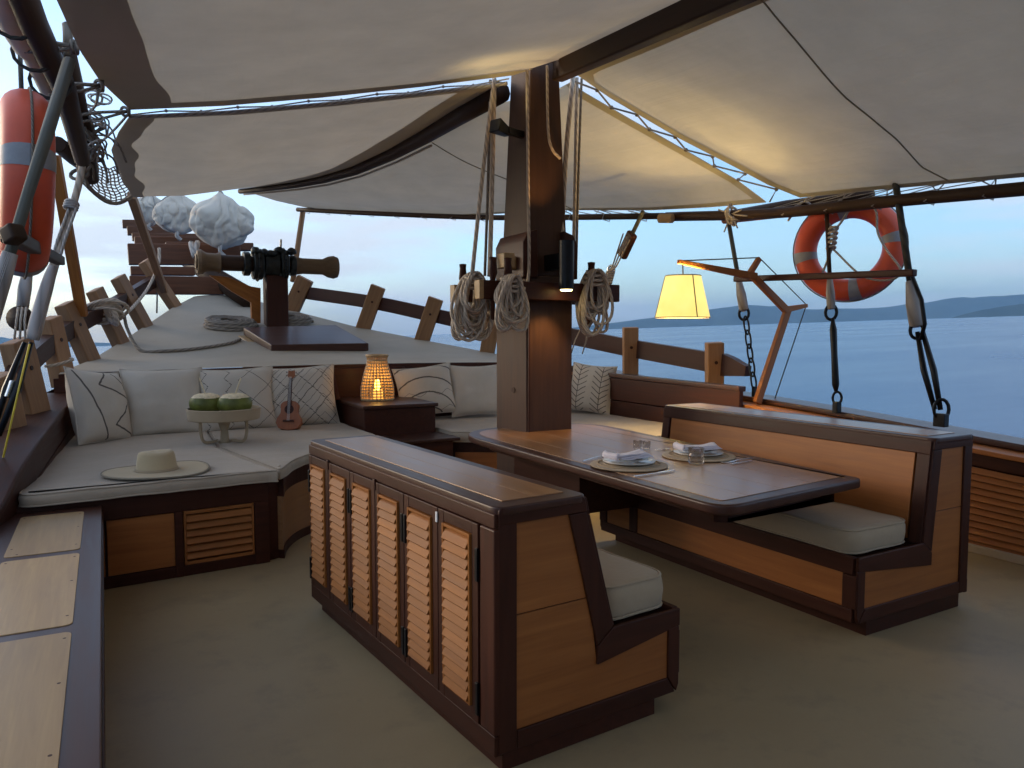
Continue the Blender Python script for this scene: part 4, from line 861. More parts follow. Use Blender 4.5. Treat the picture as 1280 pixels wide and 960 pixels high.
for (a, c, lb) in ((((30, 52, 3.9), (96, 59, 3.95)), 0, 'uppermost rope tie from the thick yard to the awning hem'), (((62, 107, 4.3), (128, 107, 4.65)), 0, 'middle rope tie from the yard to the awning hem'), (((82, 146, 4.9), (161, 139, 5.5)), 0, 'lowest rope tie, meeting the corner between the left awnings')):
    p, q = at(a[0][0], a[0][1], d=a[0][2]), at(a[1][0], a[1][1], d=a[1][2]); b = MB()
    b.tube([p, p.lerp(q, .5) + V((0, 0, .01)), q], .012, 6); b.tube([p + V((0, 0, -.05)), p.lerp(q, .6) + V((0, 0, -.03)), q], .010, 6); eye(b, q, .03, .012, (1, 0, 0)); eye(b, p.lerp(q, .93), .03, .011, q - p)
    tag(b.build('tie_rope', ROPED, smooth=True), lb, 'rope', nm)
line([at(94, 148, d=5.0), at(118, 134, d=5.2), at(124, 105, d=4.75)], .010, 'thin rope rising from the spars to the middle awning grommet', ROPEW, 'tie_rope', nm)
line([at(112, 190, d=5.4), at(140, 165, d=5.6), at(160, 143, d=5.5)], .009, 'thin rope slanting up from the net to the awning corner', ROPEW, 'tie_rope', nm)
line([at(84, 30, d=4.6), at(85, 45, d=4.6), at(84, 66, d=4.7)], .028, 'grey rope stub above the wedge beside the awning hem', ROPED, 'tie_rope', nm)
# tangled lashings round the spar junction
def tangle(ctr, n, r, seed, label, mat):
    rnd = random.Random(seed); b = MB()
    for k in range(n):
        c = at(ctr[0] + rnd.uniform(-16, 16), ctr[1] + rnd.uniform(-30, 40), d=ctr[2] + rnd.uniform(-.15, .1)); eye(b, c, rnd.uniform(.04, .10), r * rnd.uniform(.7, 1.2), (rnd.uniform(-1, 1), rnd.uniform(-.6, .6), rnd.uniform(-1, 1.4)), sq=rnd.uniform(.6, 1.4))
    for k in range(8):
        p = at(ctr[0] + rnd.uniform(-10, 14), ctr[1] + rnd.uniform(-20, 20), d=ctr[2] - .05); q = p + V((rnd.uniform(-.05, .2), rnd.uniform(-.1, .1), -rnd.uniform(.05, .25))); b.tube(smooth_curve([p, p.lerp(q, .5) + V((.04, 0, .03)), q], 4), r * .7, 5)
    return tag(b.build('rope_lashing', mat, smooth=True), label, 'rope lashing', 'rope lashings on the left spars')
tangle((106, 180, 5.35), 15, .011, 4, 'tangled grey rope lashing where the left spars cross', ROPED)
tangle((112, 150, 5.3), 10, .009, 9, 'tangled white rope lashing beside the lower awning hem', ROPEW)
# netting slung between the spar end and the forward awning
g0, g1, g2, g3 = at(112, 196, d=6.0), at(103, 226, d=6.0), at(146, 208, d=6.9), at(164, 246, d=8.0)
def netp(a, c): 
    p = g0.lerp(g2, a).lerp(g1.lerp(g3, a), c); return p - V((0, 0, .05 * math.sin(math.pi * a) + .07 * c * math.sin(math.pi * a)))
nn = thing('rope_net', g1, 'sagging rope net slung below the scalloped awning hem on the left', 'net'); b = MB()
for k in range(9): b.tube([netp(k / 8 + .03 * math.sin(j), j / 10) for j in range(11)], .007, 4)
for k in range(12): b.tube([netp(j / 10, k / 11 + .02 * math.sin(j * 2 + k)) for j in range(11)], .006, 4)
o = b.build('mesh_cords', ROPEW, nn); o['kind'] = 'stuff'
MB().tube([netp(j / 10, 1.0) for j in range(11)], .018, 6).build('edge_rope', ROPED, nn, smooth=True)
# three shrouds with served ends
lg = 'shrouds on the left side'
t = thing('shroud', at(-40, 520, d=4.6), 'green grey pole-like shroud passing in front of the edge-on orange ring', 'shroud', lg)
MB().tube([at(86, 78, d=3.5), at(58, 170, d=2.85), at(34, 245, d=2.7), at(18, 300, d=2.65), at(2, 345, d=2.65)], [.028, .024, .020, .020, .02], 10).build('wire', GREYPOLE, t, smooth=True)
MB().tube([at(13, 316, d=2.62), at(2, 350, d=2.62), at(-22, 430, d=2.7), at(-60, 560, d=2.8)], [.024, .030, .032, .03], 12).build('served_end', SERVED, t, smooth=True)
MB().bar(at(10, 298, d=2.62), at(24, 288, d=2.60), .06, .06).build('clamp', SPAR, t, bevel=.01)
t = thing('shroud', at(4, 560, d=4.7), 'shroud with long white served rope ending in a black webbing turnbuckle on the left', 'shroud', lg)
MB().tube([at(104, 200, d=5.2), at(98, 232, d=5.1), at(90, 262, d=5.0), at(78, 300, d=4.9), at(66, 335, d=4.8)], .024, 8).build('rope', ROPE, t, smooth=True)
for dx in (-4, 5): MB().tube([at(92 + dx, 256, d=4.98), at(76 + dx, 300, d=4.86), at(62 + dx, 350, d=4.78)], .010, 6).build('rope_strand', ROPEW, t, smooth=True)
b = MB(); 
for k in range(3): eye(b, at(90 - k, 254 + k * 3, d=4.98), .035, .013, (.3, .3, 1))
b.build('rope_knot', ROPEW, t, smooth=True)
MB().tube(smooth_curve([at(66, 333, d=4.78), at(58, 360, d=4.75), at(48, 395, d=4.7), at(41, 424, d=4.7)], 4), [.026, .030, .034, .036, .038, .039, .040, .041, .041, .042, .042, .04, .036], 12).build('served_end', SERVED, t, smooth=True)
p, q = at(35, 428, d=4.65), at(-6, 545, d=4.5)
for s_ in (-5, 5): MB().tube([p + RT * .004 * s_, p.lerp(q, .5) + RT * .007 * s_, q + RT * .004 * s_], [.014, .022, .016], 6).build('webbing', BLACK, t, smooth=True)
MB().bar(p.lerp(q, .42), p.lerp(q, .60), .03, .05).build('buckle', STEEL, t, bevel=.006)
MB().tube([at(37, 430, d=4.6), at(25, 480, d=4.55), at(4, 572, d=4.45)], .006, 5).build('yellow_cord', YELLOW, t, smooth=True)
t = thing('shroud', at(26, 420, d=5.6), 'shroud with a wooden deadeye hanging behind the orange ring on the left', 'shroud', lg)
MB().tube([at(60, 175, d=6.0), at(48, 260, d=5.8), at(34, 342, d=5.6)], .018, 8).build('wire', ROPED, t, smooth=True)
MB().tube([at(36, 330, d=5.6), at(31, 360, d=5.6), at(28, 386, d=5.6)], [.03, .045, .04], 10).build('served_end', SERVED, t, smooth=True)
b = MB(); b.lathe([(.0, -.04), (.085, -.03), (.095, 0), (.085, .03), (0, .04)], at(25, 398, d=5.55), 16, FW).build('deadeye', SPAR, t, smooth=True)
for dx in (-5, 0, 5): MB().tube([at(28 + dx, 384, d=5.5), at(26 + dx, 400, d=5.48), at(25 + dx * 1.4, 424, d=5.5)], .009, 5).build('lanyard', ROPE, t, smooth=True)
tag(MB().bar(at(11, 294, d=2.64), at(75, 326, d=4.75), .055, .055).build('sheer_pole', SPAR, bevel=.008), 'short dark bar lashed across the shrouds at the left', 'bar', 'bars lashed across the shrouds')
line([at(52, 140, d=4.2), at(53, 215, d=4.3), at(52, 260, d=4.3), at(50, 320, d=4.3)], .011, 'white rope with a wrapped knot hanging right of the edge-on ring', ROPEW, 'lashing_rope')
b = MB()
for k in range(6): eye(b, at(54 - k * .2, 240 + k * 9, d=4.28), .022, .012, (.2, .2, 1))
tag(b.build('rope_knot', ROPE, smooth=True), 'wrapped rope knot beside the edge-on orange ring', 'knot')
# ropes on the left rail and across the foredeck
b = MB(); rnd = random.Random(3)
for k in range(7):
    c = at(128 + rnd.uniform(-3, 8), 388 + rnd.uniform(-4, 6), Y=9.95); eye(b, c, rnd.uniform(.15, .22), .017, (rnd.uniform(-.5, .2), .5 + rnd.uniform(-.3, .3), 1), n=20, sq=1.0)
for k in range(3): eye(b, at(137 + k * 2, 391 + k, Y=9.95), .13, .017, (1, .3, .3), n=18)
tag(b.build('rope_hank', ROPE, smooth=True), 'pale rope hank hung over the left foredeck rail between two posts', 'rope', 'rope hanks hung on the left rail')
fp = [at(199, 310, Y=12.6), at(198, 330, Y=12.5), at(185, 360, Y=11.8), at(165, 385, Y=10.9), at(150, 396, Y=10.2), at(143, 403, Y=9.9)]
line(fp, .022, 'thick pale rope running from the bow planks down to the left rail', ROPE)
fl = [at(155, 394, Y=10.0), at(160, 413, Y=9.9), at(175, 424, Y=9.6), at(205, 427, Y=9.5), at(245, 424, Y=9.6), at(285, 418, Y=9.9), at(300, 413, Y=10.2)]
for p in fl[2:]: p.z = fz(p.x, p.y) + .02
line(fl, .020, 'grey rope lying across the pale foredeck towards the hatch', ROPED)
line([at(56, 458, Y=7.8), at(70, 456, Y=7.85), at(90, 450, Y=7.95), at(88, 448, Y=8.0)], .014, 'short rope turn wrapped round the third post of the left rail', ROPE)
line([at(198, 312, Y=13.5), at(197, 345, Y=13.6), at(196, 391, Y=13.0)], .012, 'thin grey line hanging behind the left rail at the bow', ROPEG)
line([at(247, 303, Y=14.2), at(243, 317, Y=14.0), at(239, 304, Y=14.2), at(243, 318, Y=14.0), at(240, 320, Y=14)], .05, 'white rope turns wrapped over the largest bow plank', ROPEW)

# ================================================================== BENCHES
def arc_poly(pts, r, n=5):
    """rounds the corners of a plan polygon; r may be a list"""
    out = []; m = len(pts); rs = r if isinstance(r, (list, tuple)) else [r] * m
    for i in range(m):
        p, a, c = V(pts[i]), V(pts[i - 1]), V(pts[(i + 1) % m]); rr = rs[i]
        if rr <= 0: out.append(p); continue
        u, w_ = (a - p).normalized(), (c - p).normalized(); ang = u.angle(w_); d = min(rr / math.tan(ang / 2), .49 * min((a - p).length, (c - p).length))
        for k in range(n + 1):
            t = k / n; out.append((p + u * d) * (1 - t) ** 2 + p * 2 * t * (1 - t) + (p + w_ * d) * t * t)
    return out
def bench(loc, rz, mir, L, prof, label, doors):
    """local x runs from the back face to the seat front (times mir), y along the bench from its near end"""
    Wt, Ws, Wf, Zt, Zs, Zb = prof; t = thing('dining_bench', loc, label, 'bench', 'dining benches', rz)
    P = lambda x, y, z: V((x * mir, y, z))
    def bar(m, p, q, w_, h, up, bev=.004): return m.bar(P(*p), P(*q), w_, h, up=P(*up))
    def build(m, name, mat, bev=.004, root=t, **k): return m.build(name, mat, root, bevel=bev, world=False, **k)
    ax = P(1, 0, 0)
    pr_ = [(0.012, Zb), (0.012, Zt - .012), (Wt - .012, Zt - .012), (Ws - .012, Zs - .03), (Wf - .012, Zs - .03), (Wf - .012, Zb)]
    m = MB(); m.prism([P(x, .012, z) for x, z in pr_], V((0, L - .024, 0)), V((0, 1, 0))); build(m, 'carcass', MAHOG, 0)
    m = MB(); m.prism([P(x, .02, z) for x, z in ((.03, 0), (.03, Zb + .01), (Wf - .11, Zb + .01), (Wf - .11, 0))], V((0, L - .06, 0)), V((0, 1, 0))); build(m, 'plinth', MAHOG, .003)
    # end frames and panels at both ends
    fw = .075
    for (y, s_) in ((0, -1), (L, 1)):
        yo = y if s_ > 0 else y; th = .03; y0 = y - .012 if s_ > 0 else y + .012
        def pf(poly, name, mat, thick, bev=.004):
            m = MB(); m.prism([P(x, y0, z) for x, z in poly], V((0, s_ * thick, 0)), P(0, 0, 1) if name == 'end_stile' else P(1, 0, 0)); return build(m, name, mat, bev)
        pf([(0, Zb), (0, Zt - .06), (fw, Zt - .06), (fw, Zb)], 'end_stile', MAHOG, .018)
        pf(arc_poly([V((0, Zt - .064, 0)), V((0, Zt - .002, 0)), V((Wt, Zt - .002, 0)), V((Wt + .005, Zt - .064, 0))], [0, .03, .05, 0])and [(p.x, p.y) for p in arc_poly([V((0, Zt - .064, 0)), V((0, Zt - .002, 0)), V((Wt, Zt - .002, 0)), V((Wt + .01, Zt - .064, 0))], [0, .02, .03, 0])], 'end_top_rail', MAHOG, .020)
        pf([(Wt - fw * .95, Zt - .066), (Wt + .008, Zt - .066), (Ws, Zs), (Ws - fw * 1.05, Zs - .06)], 'end_stile', MAHOG, .017)
        pf([(Ws - fw * 1.05, Zs - .064), (Ws, Zs - .004), (Wf, Zs - .004), (Wf, Zs - .075), (Ws - fw * 1.05, Zs - .075 - .06)], 'end_seat_rail', MAHOG, .019)
        pf([(Wf - .06, Zb + .07), (Wf - .06, Zs - .078), (Wf, Zs - .078), (Wf, Zb + .03), (Wf - .012, Zb)], 'end_stile', MAHOG, .016)
        pf([(fw + .002, Zb), (fw + .002, Zb + .067), (Wf - .064, Zb + .067), (Wf - .02, Zb)], 'end_bottom_rail', MAHOG, .017)
        zm = lerp(Zb, Zt, .55); xm = lambda z: lerp(Ws, Wt, (z - Zs) / (Zt - Zs)) - fw
        pf([(fw, zm + .002), (fw, Zt - .066), (xm(Zt - .066), Zt - .066), (xm(zm), zm + .002)], 'end_panel', TEAK_DEEP, .008, .002)
        pf([(fw, Zb + .066), (fw, zm - .002), (xm(zm), zm - .002), (Ws - fw, Zs - .13), (Wf - .06, Zs - .075), (Wf - .06, Zb + .066)], 'end_panel', TEAK_DEEP, .008, .002)
    # top: dark border with a light board let in
    bw = .058
    tb = arc_poly([P(-.012, -.012, Zt), P(Wt + .012, -.012, Zt), P(Wt + .012, L + .012, Zt), P(-.012, L + .012, Zt)], .05)
    m = MB(); m.prism([p - V((0, 0, .03)) for p in tb], (0, 0, .03), V((0, 1, 0))); build(m, 'top_border', MAHOG_TOP, .006)
    for k in range(2):
        xa, xb = lerp(bw, Wt - bw * .8, k / 2), lerp(bw, Wt - bw * .8, (k + 1) / 2 - .0015)
        m = MB(); m.box(P((xa + xb) / 2, L / 2, Zt + .0005), (xb - xa, L - 2.2 * bw, .006), axis=1); build(m, 'top_board', TEAK_TOP, .0015)
    # seat front and the leaning backrest
    m = MB(); bar(m, (Wf - .004, 0.02, (Zs - .05)), (Wf - .004, L - .02, (Zs - .05)), .09, .03, (1, 0, 0)); build(m, 'seat_rail', MAHOG)
    m = MB(); bar(m, (Wf - .006, 0.02, Zb + .035), (Wf - .006, L - .02, Zb + .035), .07, .03, (1, 0, 0)); build(m, 'bottom_rail', MAHOG)
    for y in (.04, L - .04, L * .82): 
        m = MB(); bar(m, (Wf - .005, y, Zb + .072), (Wf - .005, y, Zs - .098), .08, .026, (1, 0, 0)); build(m, 'front_stile', MAHOG)
    for (ya, yb) in ((.083, L * .82 - .043), (L * .82 + .043, L - .083)):
        m = MB(); m.box(P(Wf - .010, (ya + yb) / 2, (Zb + .07 + Zs - .095) / 2), (.018, yb - ya, Zs - .095 - Zb - .07), axis=1); build(m, 'front_panel', TEAK_DEEP, .002)
    d = V((Wt - Ws, 0, Zt - Zs)).normalized(); nv = V((-d.z if d.z < 0 else d.z, 0, -d.x))   # outward from the backrest
    def bk(f): return (lerp(Ws, Wt, f) + .0, lerp(Zs, Zt, f))
    for (fa, fb, ya, yb, mat, nm, o_) in ((.84, .97, 0.0, L, MAHOG, 'back_rail', .012), (-.02, .84, 0.0, .085, MAHOG, 'back_stile', .011), (-.02, .84, L - .085, L, MAHOG, 'back_stile', .011), (.0, .838, .087, L - .087, TEAK_DEEP, 'back_panel', .004)):
        (xa, za), (xb, zb_) = bk(fa), bk(fb); m = MB()
        m.prism([P(xa + nv.x * o_, ya + .006, za + nv.z * o_), P(xb + nv.x * o_, ya + .006, zb_ + nv.z * o_), P(xb - .02, ya + .006, zb_), P(xa - .02, ya + .006, za)], V((0, yb - ya - .012, 0)), V((0, 1, 0)) if 'stile' not in nm else P(0, 0, 1)); build(m, nm, mat, .003)
    # back face: louvred doors or plain boards
    hgt = Zt - .07 - Zb - .07
    m = MB(); bar(m, (-.0, 0.0, Zt - .05), (0, L, Zt - .05), .05, .03, (-1, 0, 0)); build(m, 'back_top_rail', MAHOG, .004)
    m = MB(); bar(m, (-.0, 0.0, Zb + .03), (0, L, Zb + .03), .075, .03, (-1, 0, 0)); build(m, 'back_bottom_rail', MAHOG, .004)
    slat = rim_l = None
    if doors:
        m = MB(); bar(m, (-.002, .045, Zb + .07), (-.002, .045, Zt - .077), .10, .032, (-1, 0, 0)); build(m, 'back_stile', MAHOG, .008)
        y0, y1 = .10, L - .012; n = doors; dw = (y1 - y0) / n; za, zb_ = Zb + .07, Zt - .078
        for k in range(n):
            ya, yb = y0 + k * dw + .0025, y0 + (k + 1) * dw - .0025; yc = (ya + yb) / 2
            m = MB(); o = .014
            for (y, w_) in ((ya + .022, .044), (yb - .022, .044)): m.bar(P(-o / 2, y, za), P(-o / 2, y, zb_), w_, o + .012, up=P(-1, 0, 0))
            m.bar(P(-o / 2 + .0005, ya + .0435, za + .025), P(-o / 2 + .0005, yb - .0435, za + .025), .05, o + .011, up=P(-1, 0, 0)); m.bar(P(-o / 2 + .0005, ya + .0435, zb_ - .022), P(-o / 2 + .0005, yb - .0435, zb_ - .022), .044, o + .011, up=P(-1, 0, 0))
            door = build(m, 'door', MAHOG, .003); la, lb = ya + .0455, yb - .0455; lz0, lz1 = za + .052, zb_ - .046
            m = MB()
            for y in (la + .006, lb - .006): m.bar(P(-.016, y, lz0), P(-.016, y, lz1), .012, .026, up=P(-1, 0, 0))
            m.bar(P(-.0155, la + .012, lz1 - .006), P(-.0155, lb - .012, lz1 - .006), .012, .025, up=P(-1, 0, 0)); m.bar(P(-.0155, la + .012, lz0 + .006), P(-.0155, lb - .012, lz0 + .006), .012, .025, up=P(-1, 0, 0))
            build(m, 'louver_frame', TEAK, .002, door)
            ns = 16; hs = (lz1 - lz0 - .03) / ns; sw_ = lb - la - .026
            for j in range(ns):
                zc = lz0 + .016 + (j + .5) * hs; pos = P(-.015, yc, zc)
                if slat is None:
                    m = MB(); pts = [(.016, .022), (.010, .026), (-.008, .008), (-.023, -.020), (-.019, -.025), (.002, .000)]
                    m.prism([V((x * mir, -sw_ / 2, z)) for x, z in pts], V((0, sw_, 0)), V((0, 1, 0))); slat = build(m, 'louver_slat', TEAK, 0, door); slat.location = pos
                else: twin(slat, door, loc=pos, rot=(R(random.uniform(-.6, .6)), R(random.uniform(-2, 2)), 0))
        for k in (0, 2, 4, 6):
            for z in (lerp(za, zb_, .80), lerp(za, zb_, .13)):
                y = y0 + k * dw
                for dy in ((-.014, .014) if 0 < k < 6 else ((.006,) if k == 0 else (-.008,))):
                    m = MB(); m.box(P(-.022, y + dy, z), (.010, .018, .12)); build(m, 'hinge', BLACK, .002)
        for y in (y0 + dw * 5, y0 + dw * 3):
            m = MB(); m.box(P(-.020, y, zb_ - .012), (.012, .024, .05)); build(m, 'latch', MAHOG, .003)
        m = MB(); m.box(P(-.024, y0 + dw, zb_ - .035), (.006, .012, .04)); build(m, 'catch', WHITE, .001)
    else:
        for k in range(3):
            m = MB(); m.box(P(.004, L * (k + .5) / 3, (Zb + Zt) / 2), (.012, L / 3 - .03, hgt), axis=1); build(m, 'back_board', TEAK_DEEP, .003)
    return t
bl_ = bench((1.165, 2.255, 0), R(5.0), 1, 1.93, (.375, .52, .875, .955, .43, .08), 'dining bench with six louvred doors in its back, nearest the camera', 6)
br_ = bench((4.245, 2.46, 0), R(1.8), -1, 2.12, (.36, .43, .975, .985, .43, .09), 'dining bench without doors, on the far right side of the table', 0)
def cushion(poly, z0, z1, label, mat=CUSH, r=.032, grp=None, name='seat_cushion'):
    """soft slab: rounded rim, slightly crowned and uneven top"""
    poly = [V((p[0], p[1], 0)) for p in poly]; cen = sum(poly, V()) / len(poly); out = arc_poly(poly, .10, 6); out = [q for i, p in enumerate(out) for q in [p.lerp(out[(i + 1) % len(out)], t / max(1, int((out[(i + 1) % len(out)] - p).length / .08))) for t in range(max(1, int((out[(i + 1) % len(out)] - p).length / .08)))]]
    n = len(out); h = z1 - z0
    area = sum(out[i].x * out[(i + 1) % n].y - out[(i + 1) % n].x * out[i].y for i in range(n)); sg = 1 if area > 0 else -1
    nr = []
    for i in range(n):
        t = (out[(i + 1) % n] - out[i - 1]).normalized(); nr.append(V((t.y, -t.x, 0)) * sg)
    rings = [(0, -.35, .0), (0, -.10, .0), (0, 0, .12), (0, 0.004, .5), (0, 0, .82), (0, -.3, .95), (0, -.7, 1.0), (0, -1.3, 1.02)]
    vs = []; 
    for (_, o_, f) in rings:
        for i in range(n):
            p = out[i] + nr[i] * (o_ * r if o_ <= 0 else o_); z = z0 + h * f + .006 * noise.noise(V((p.x * 5, p.y * 5, f * 2))); p = p + nr[i] * .006 * noise.noise(V((p.x * 7, p.y * 7, 3 + f))); vs.append(V((p.x, p.y, z)))
    fs = [(k * n + i, k * n + (i + 1) % n, (k + 1) * n + (i + 1) % n, (k + 1) * n + i) for k in range(len(rings) - 1) for i in range(n)]
    from mathutils.geometry import tessellate_polygon
    for k, flip in ((0, True), (len(rings) - 1, False)):
        for tri in tessellate_polygon([[V((p.x, p.y, 0)) for p in vs[k * n:(k + 1) * n]]]): fs.append(tuple(i + k * n for i in (tri[::-1] if flip else tri)))
    mb = MB().add(vs, fs)
    for k in (1, 5): mb.tube([p + (p - cen).normalized() * .004 for p in vs[k * n:(k + 1) * n]], .0055, 5, closed=True)
    o = mb.build(name, mat, smooth=True); tag(o, label, 'cushion', grp or 'seat cushions'); return o
def loc2(o, pts): m = wmat(o); return [m @ V((p[0], p[1], 0)) for p in pts]
cushion(loc2(bl_, [(.50, .05), (.875, .05), (.875, 1.88), (.50, 1.88)]), .425, .555, 'khaki seat cushion on the louvred bench nearest the camera', CUSHD)
cushion(loc2(br_, [(-.45, .05), (-.955, .05), (-.955, 2.05), (-.45, 2.05)]), .425, .545, 'khaki seat cushion on the bench right of the table', CUSHD)

# ================================================================== DINING TABLE and its settings
tt = thing('dining_table', (2.97, 4.0, 0), 'long teak dining table with a dark rounded border, built round the mast', 'table')
plan = arc_poly([V((2.385, 2.45, 0)), V((3.52, 2.60, 0)), V((3.68, 5.45, 0)), V((2.38, 5.42, 0))], [.13, .05, .45, .50], 9)
def inset(poly, d):
    n = len(poly); out = []
    for i in range(n):
        t = (poly[(i + 1) % n] - poly[i - 1]).normalized(); out.append(poly[i] + V((-t.y, t.x, 0)) * d)
    return out
MB().prism([p + V((0, 0, .725)) for p in plan], (0, 0, .052), V((0, 1, 0))).build('table_border', MAHOG_TOP, tt, bevel=.012)
inner = inset(plan, .085)
def clip(poly, x0, x1):
    for (s_, lim) in ((1, x0), (-1, x1)):
        out = []
        for i in range(len(poly)):
            a, c = poly[i - 1], poly[i]; da, dc = s_ * (a.x - lim), s_ * (c.x - lim)
            if (da >= 0) != (dc >= 0): out.append(a.lerp(c, da / (da - dc)))
            if dc >= 0: out.append(c)
        poly = out
    return poly
xs = [2.4, 2.66, 2.93, 3.18, 3.62]
for a, c in zip(xs, xs[1:]):
    pl = clip(inner, a + .0012, c - .0012); MB().prism([p + V((0, 0, .774)) for p in pl], (0, 0, .006), V((0, 1, 0))).build('table_plank', TEAK_TOP, tt, bevel=.0008, seg=1)
MB().prism([p + V((0, 0, .66)) for p in inset(plan, .16)], (0, 0, .066), V((0, 1, 0))).build('apron', MAHOG, tt, bevel=.006)
MB().box((3.03, 4.55, .50), (.62, .90, .30)).build('support_box', MAHOG, tt, bevel=.006)
ZT = .781
def setting(c, rz, which):
    c = V((c.x, c.y, ZT)); g_ = 'place settings on the dining table'
    o = MB().lathe([(0, 0), (.205, 0), (.222, .004), (.222, .008), (.205, .011), (.0, .011)], c, 44).build('placemat', RAFFIA, smooth=False); tag(o, f'round woven placemat under the {which} folded napkin', 'placemat', 'round placemats')
    b = MB()
    for r_ in (.06, .10, .14, .18): b.tube([c + V((r_ * math.cos(a), r_ * math.sin(a), .0125)) for a in [2 * math.pi * k / 36 for k in range(36)]], .004, 4, closed=True)
    b.build('woven_ring', RAFFIA, o)
    MB().lathe([(0, .012), (.09, .012), (.10, .018), (.150, .028), (.152, .032), (.10, .024), (.0, .018)], c, 40).build('dinner_plate', PLATE, smooth=True); tag(bpy.context.scene.objects[-1] if False else C.objects[-1], f'wide stoneware plate under the {which} napkin', 'plate', 'stacked plates')
    MB().lathe([(0, .034), (.07, .034), (.115, .044), (.118, .048), (.075, .040), (.0, .038)], c, 36).build('side_plate', PLATE, smooth=True); tag(C.objects[-1], f'smaller plate stacked on the wide one under the {which} napkin', 'plate', 'stacked plates')
    m = Matrix.Translation(c) @ Matrix.Rotation(rz, 4, 'Z')
    def fold(a, q, lay):   # the cloth folded in three, one end curling up
        x = (a - .5) * .245; y = (q - .5) * .145; z = .052 + lay * .006 + .010 * math.sin(a * 5 + lay) * (q - .2) + .006 * noise.noise(V((a * 4, q * 4, lay + rz)))
        if a < .12: z += (.12 - a) * .12
        z += .022 * max(0, a - .45) * math.sin(q * 3.1); return m @ V((x + .01 * lay * (q - .5), y * (1 - .1 * lay) + .012 * lay, z))
    b = MB()
    for lay in range(3): b.grid(lambda a, q: fold(a, q, lay), 18, 8)
    b.grid(lambda a, q: m @ V((-.1225 + .012 * math.cos(a * 3.1 + 1.57) * 1.2, (q - .5) * .14, .066 + .018 * math.sin(a * 3.1 - 1.57))), 8, 6)
    o = b.build('napkin', LINEN, smooth=True, solid=.004); tag(o, f'lilac white folded napkin, {which} of the two', 'napkin', 'folded napkins')
S1, S2 = at(786, 578, z=.8), at(873, 567, z=.8)
setting(S1, R(2), 'nearer'); setting(S2, R(-14), 'farther')
def cutlery(p, q, kind, label):
    p = V((p.x, p.y, ZT + .005)); q = V((q.x, q.y, ZT + .005)); d = (q - p); L = d.length; x = d / L; y = V((-x.y, x.x, 0)); b = MB()
    hw = [(0, .006), (.05, .008), (.45, .005), (.58, .0045)] + ([(.62, .010), (.80, .011), (1, .004)] if kind == 'knife' else [(.66, .012), (.80, .017), (.93, .014), (1, .004)] if kind == 'spoon' else [(.66, .011), (.78, .013), (.8, .013)])
    vs = [p + x * L * f + y * s_ * h + V((0, 0, .0 + (.006 * math.sin(f * 6) if kind != 'knife' else 0) + zz)) for f, h in hw for s_ in (-1, 1) for zz in (0, .003)]
    n = len(hw); fs = []
    for i in range(n - 1):
        a = 4 * i; e = a + 4; fs += [(a, a + 2, e + 2, e), (a + 1, e + 1, e + 3, a + 3), (a, e, e + 1, a + 1), (a + 2, a + 3, e + 3, e + 2)]
    fs += [(0, 1, 3, 2), (4 * n - 4, 4 * n - 2, 4 * n - 1, 4 * n - 3)]; b.add(vs, fs)
    if kind == 'fork':
        for k in range(4): b.bar(p + x * L * .79 + y * (k - 1.5) * .0075, p + x * L + y * (k - 1.5) * .0075 + V((0, 0, .003)), .0035, .003)
    tag(b.build(kind, STEEL, bevel=.0008, seg=1), label, kind, 'cutlery on the dining table')
A_ = lambda u, v: at(u, v, z=.785)
cutlery(A_(729, 577), A_(769, 566), 'fork', 'fork left of the nearer placemat'); cutlery(A_(793, 596), A_(843, 588), 'knife', 'knife in front of the nearer placemat')
cutlery(A_(820, 563), A_(836, 561), 'fork', 'fork left of the farther placemat'); cutlery(A_(942, 573), A_(902, 578), 'spoon', 'spoon right of the farther placemat'); cutlery(A_(940, 576), A_(915, 580), 'knife', 'knife lying beside the spoon by the farther placemat')
def tumbler(c, r, h, label, cat='glass', name='drinking_glass', mat=GLASS): tag(MB().lathe([(0, 0), (r * .85, 0), (r, .01), (r * 1.04, h), (r * .97, h), (r * .92, .014), (0, .012)], V((c.x, c.y, ZT)), 28).build(name, mat, smooth=True), label, cat, 'glasses on the table')
tumbler(A_(870, 579), .046, .095, 'clear tumbler in front of the farther plate'); tumbler(A_(797, 561), .028, .06, 'small clear glass behind the nearer napkin, left of the pair'); tumbler(A_(808, 561), .026, .055, 'small clear glass behind the nearer napkin, right of the pair')

# ================================================================== SOFAS
so = thing('sofa', (.5, 6.2, 0), 'built in dark wood sofa base on the left with a louvred locker front', 'sofa', 'built in sofas')
front = [V((-.50, 5.06, 0)), V((.945, 5.20, 0)), V((1.03, 5.24, 0)), V((1.10, 5.46, 0)), V((1.24, 5.70, 0)), V((1.50, 5.95, 0)), V((1.85, 6.25, 0)), V((2.12, 6.60, 0))]
base = front + [V((2.12, 7.9, 0)), V((-.32, 7.9, 0))]
MB().prism([p + V((0, .02, 0)) for p in base], (0, 0, .55)).build('sofa_base', MAHOG, so)
def face(a, b_, z0, z1, th=.02): return MB().bar(V((a.x, a.y, (z0 + z1) / 2)), V((b_.x, b_.y, (z0 + z1) / 2)), th, z1 - z0)
P0, P1 = front[0], front[1]; q = lambda t: P0.lerp(P1, t)
face(q(0), q(1.0), .42, .558, .035).build('fascia', MAHOG, so, bevel=.005)
face(q(0), q(1.0), 0, .07, .03).build('skirting', MAHOG, so, bevel=.004)
face(q(.335), q(.595), .075, .415, .012).build('front_panel', TEAK_DEEP, so, bevel=.002)
face(q(.07), q(.325), .075, .415, .012).build('front_panel', TEAK_DEEP, so, bevel=.002)
for (t0, t1) in ((.595, .628), (.935, 1.0)): face(q(t0), q(t1), 0.0, .42, .04).build('front_stile', MAHOG, so, bevel=.004)
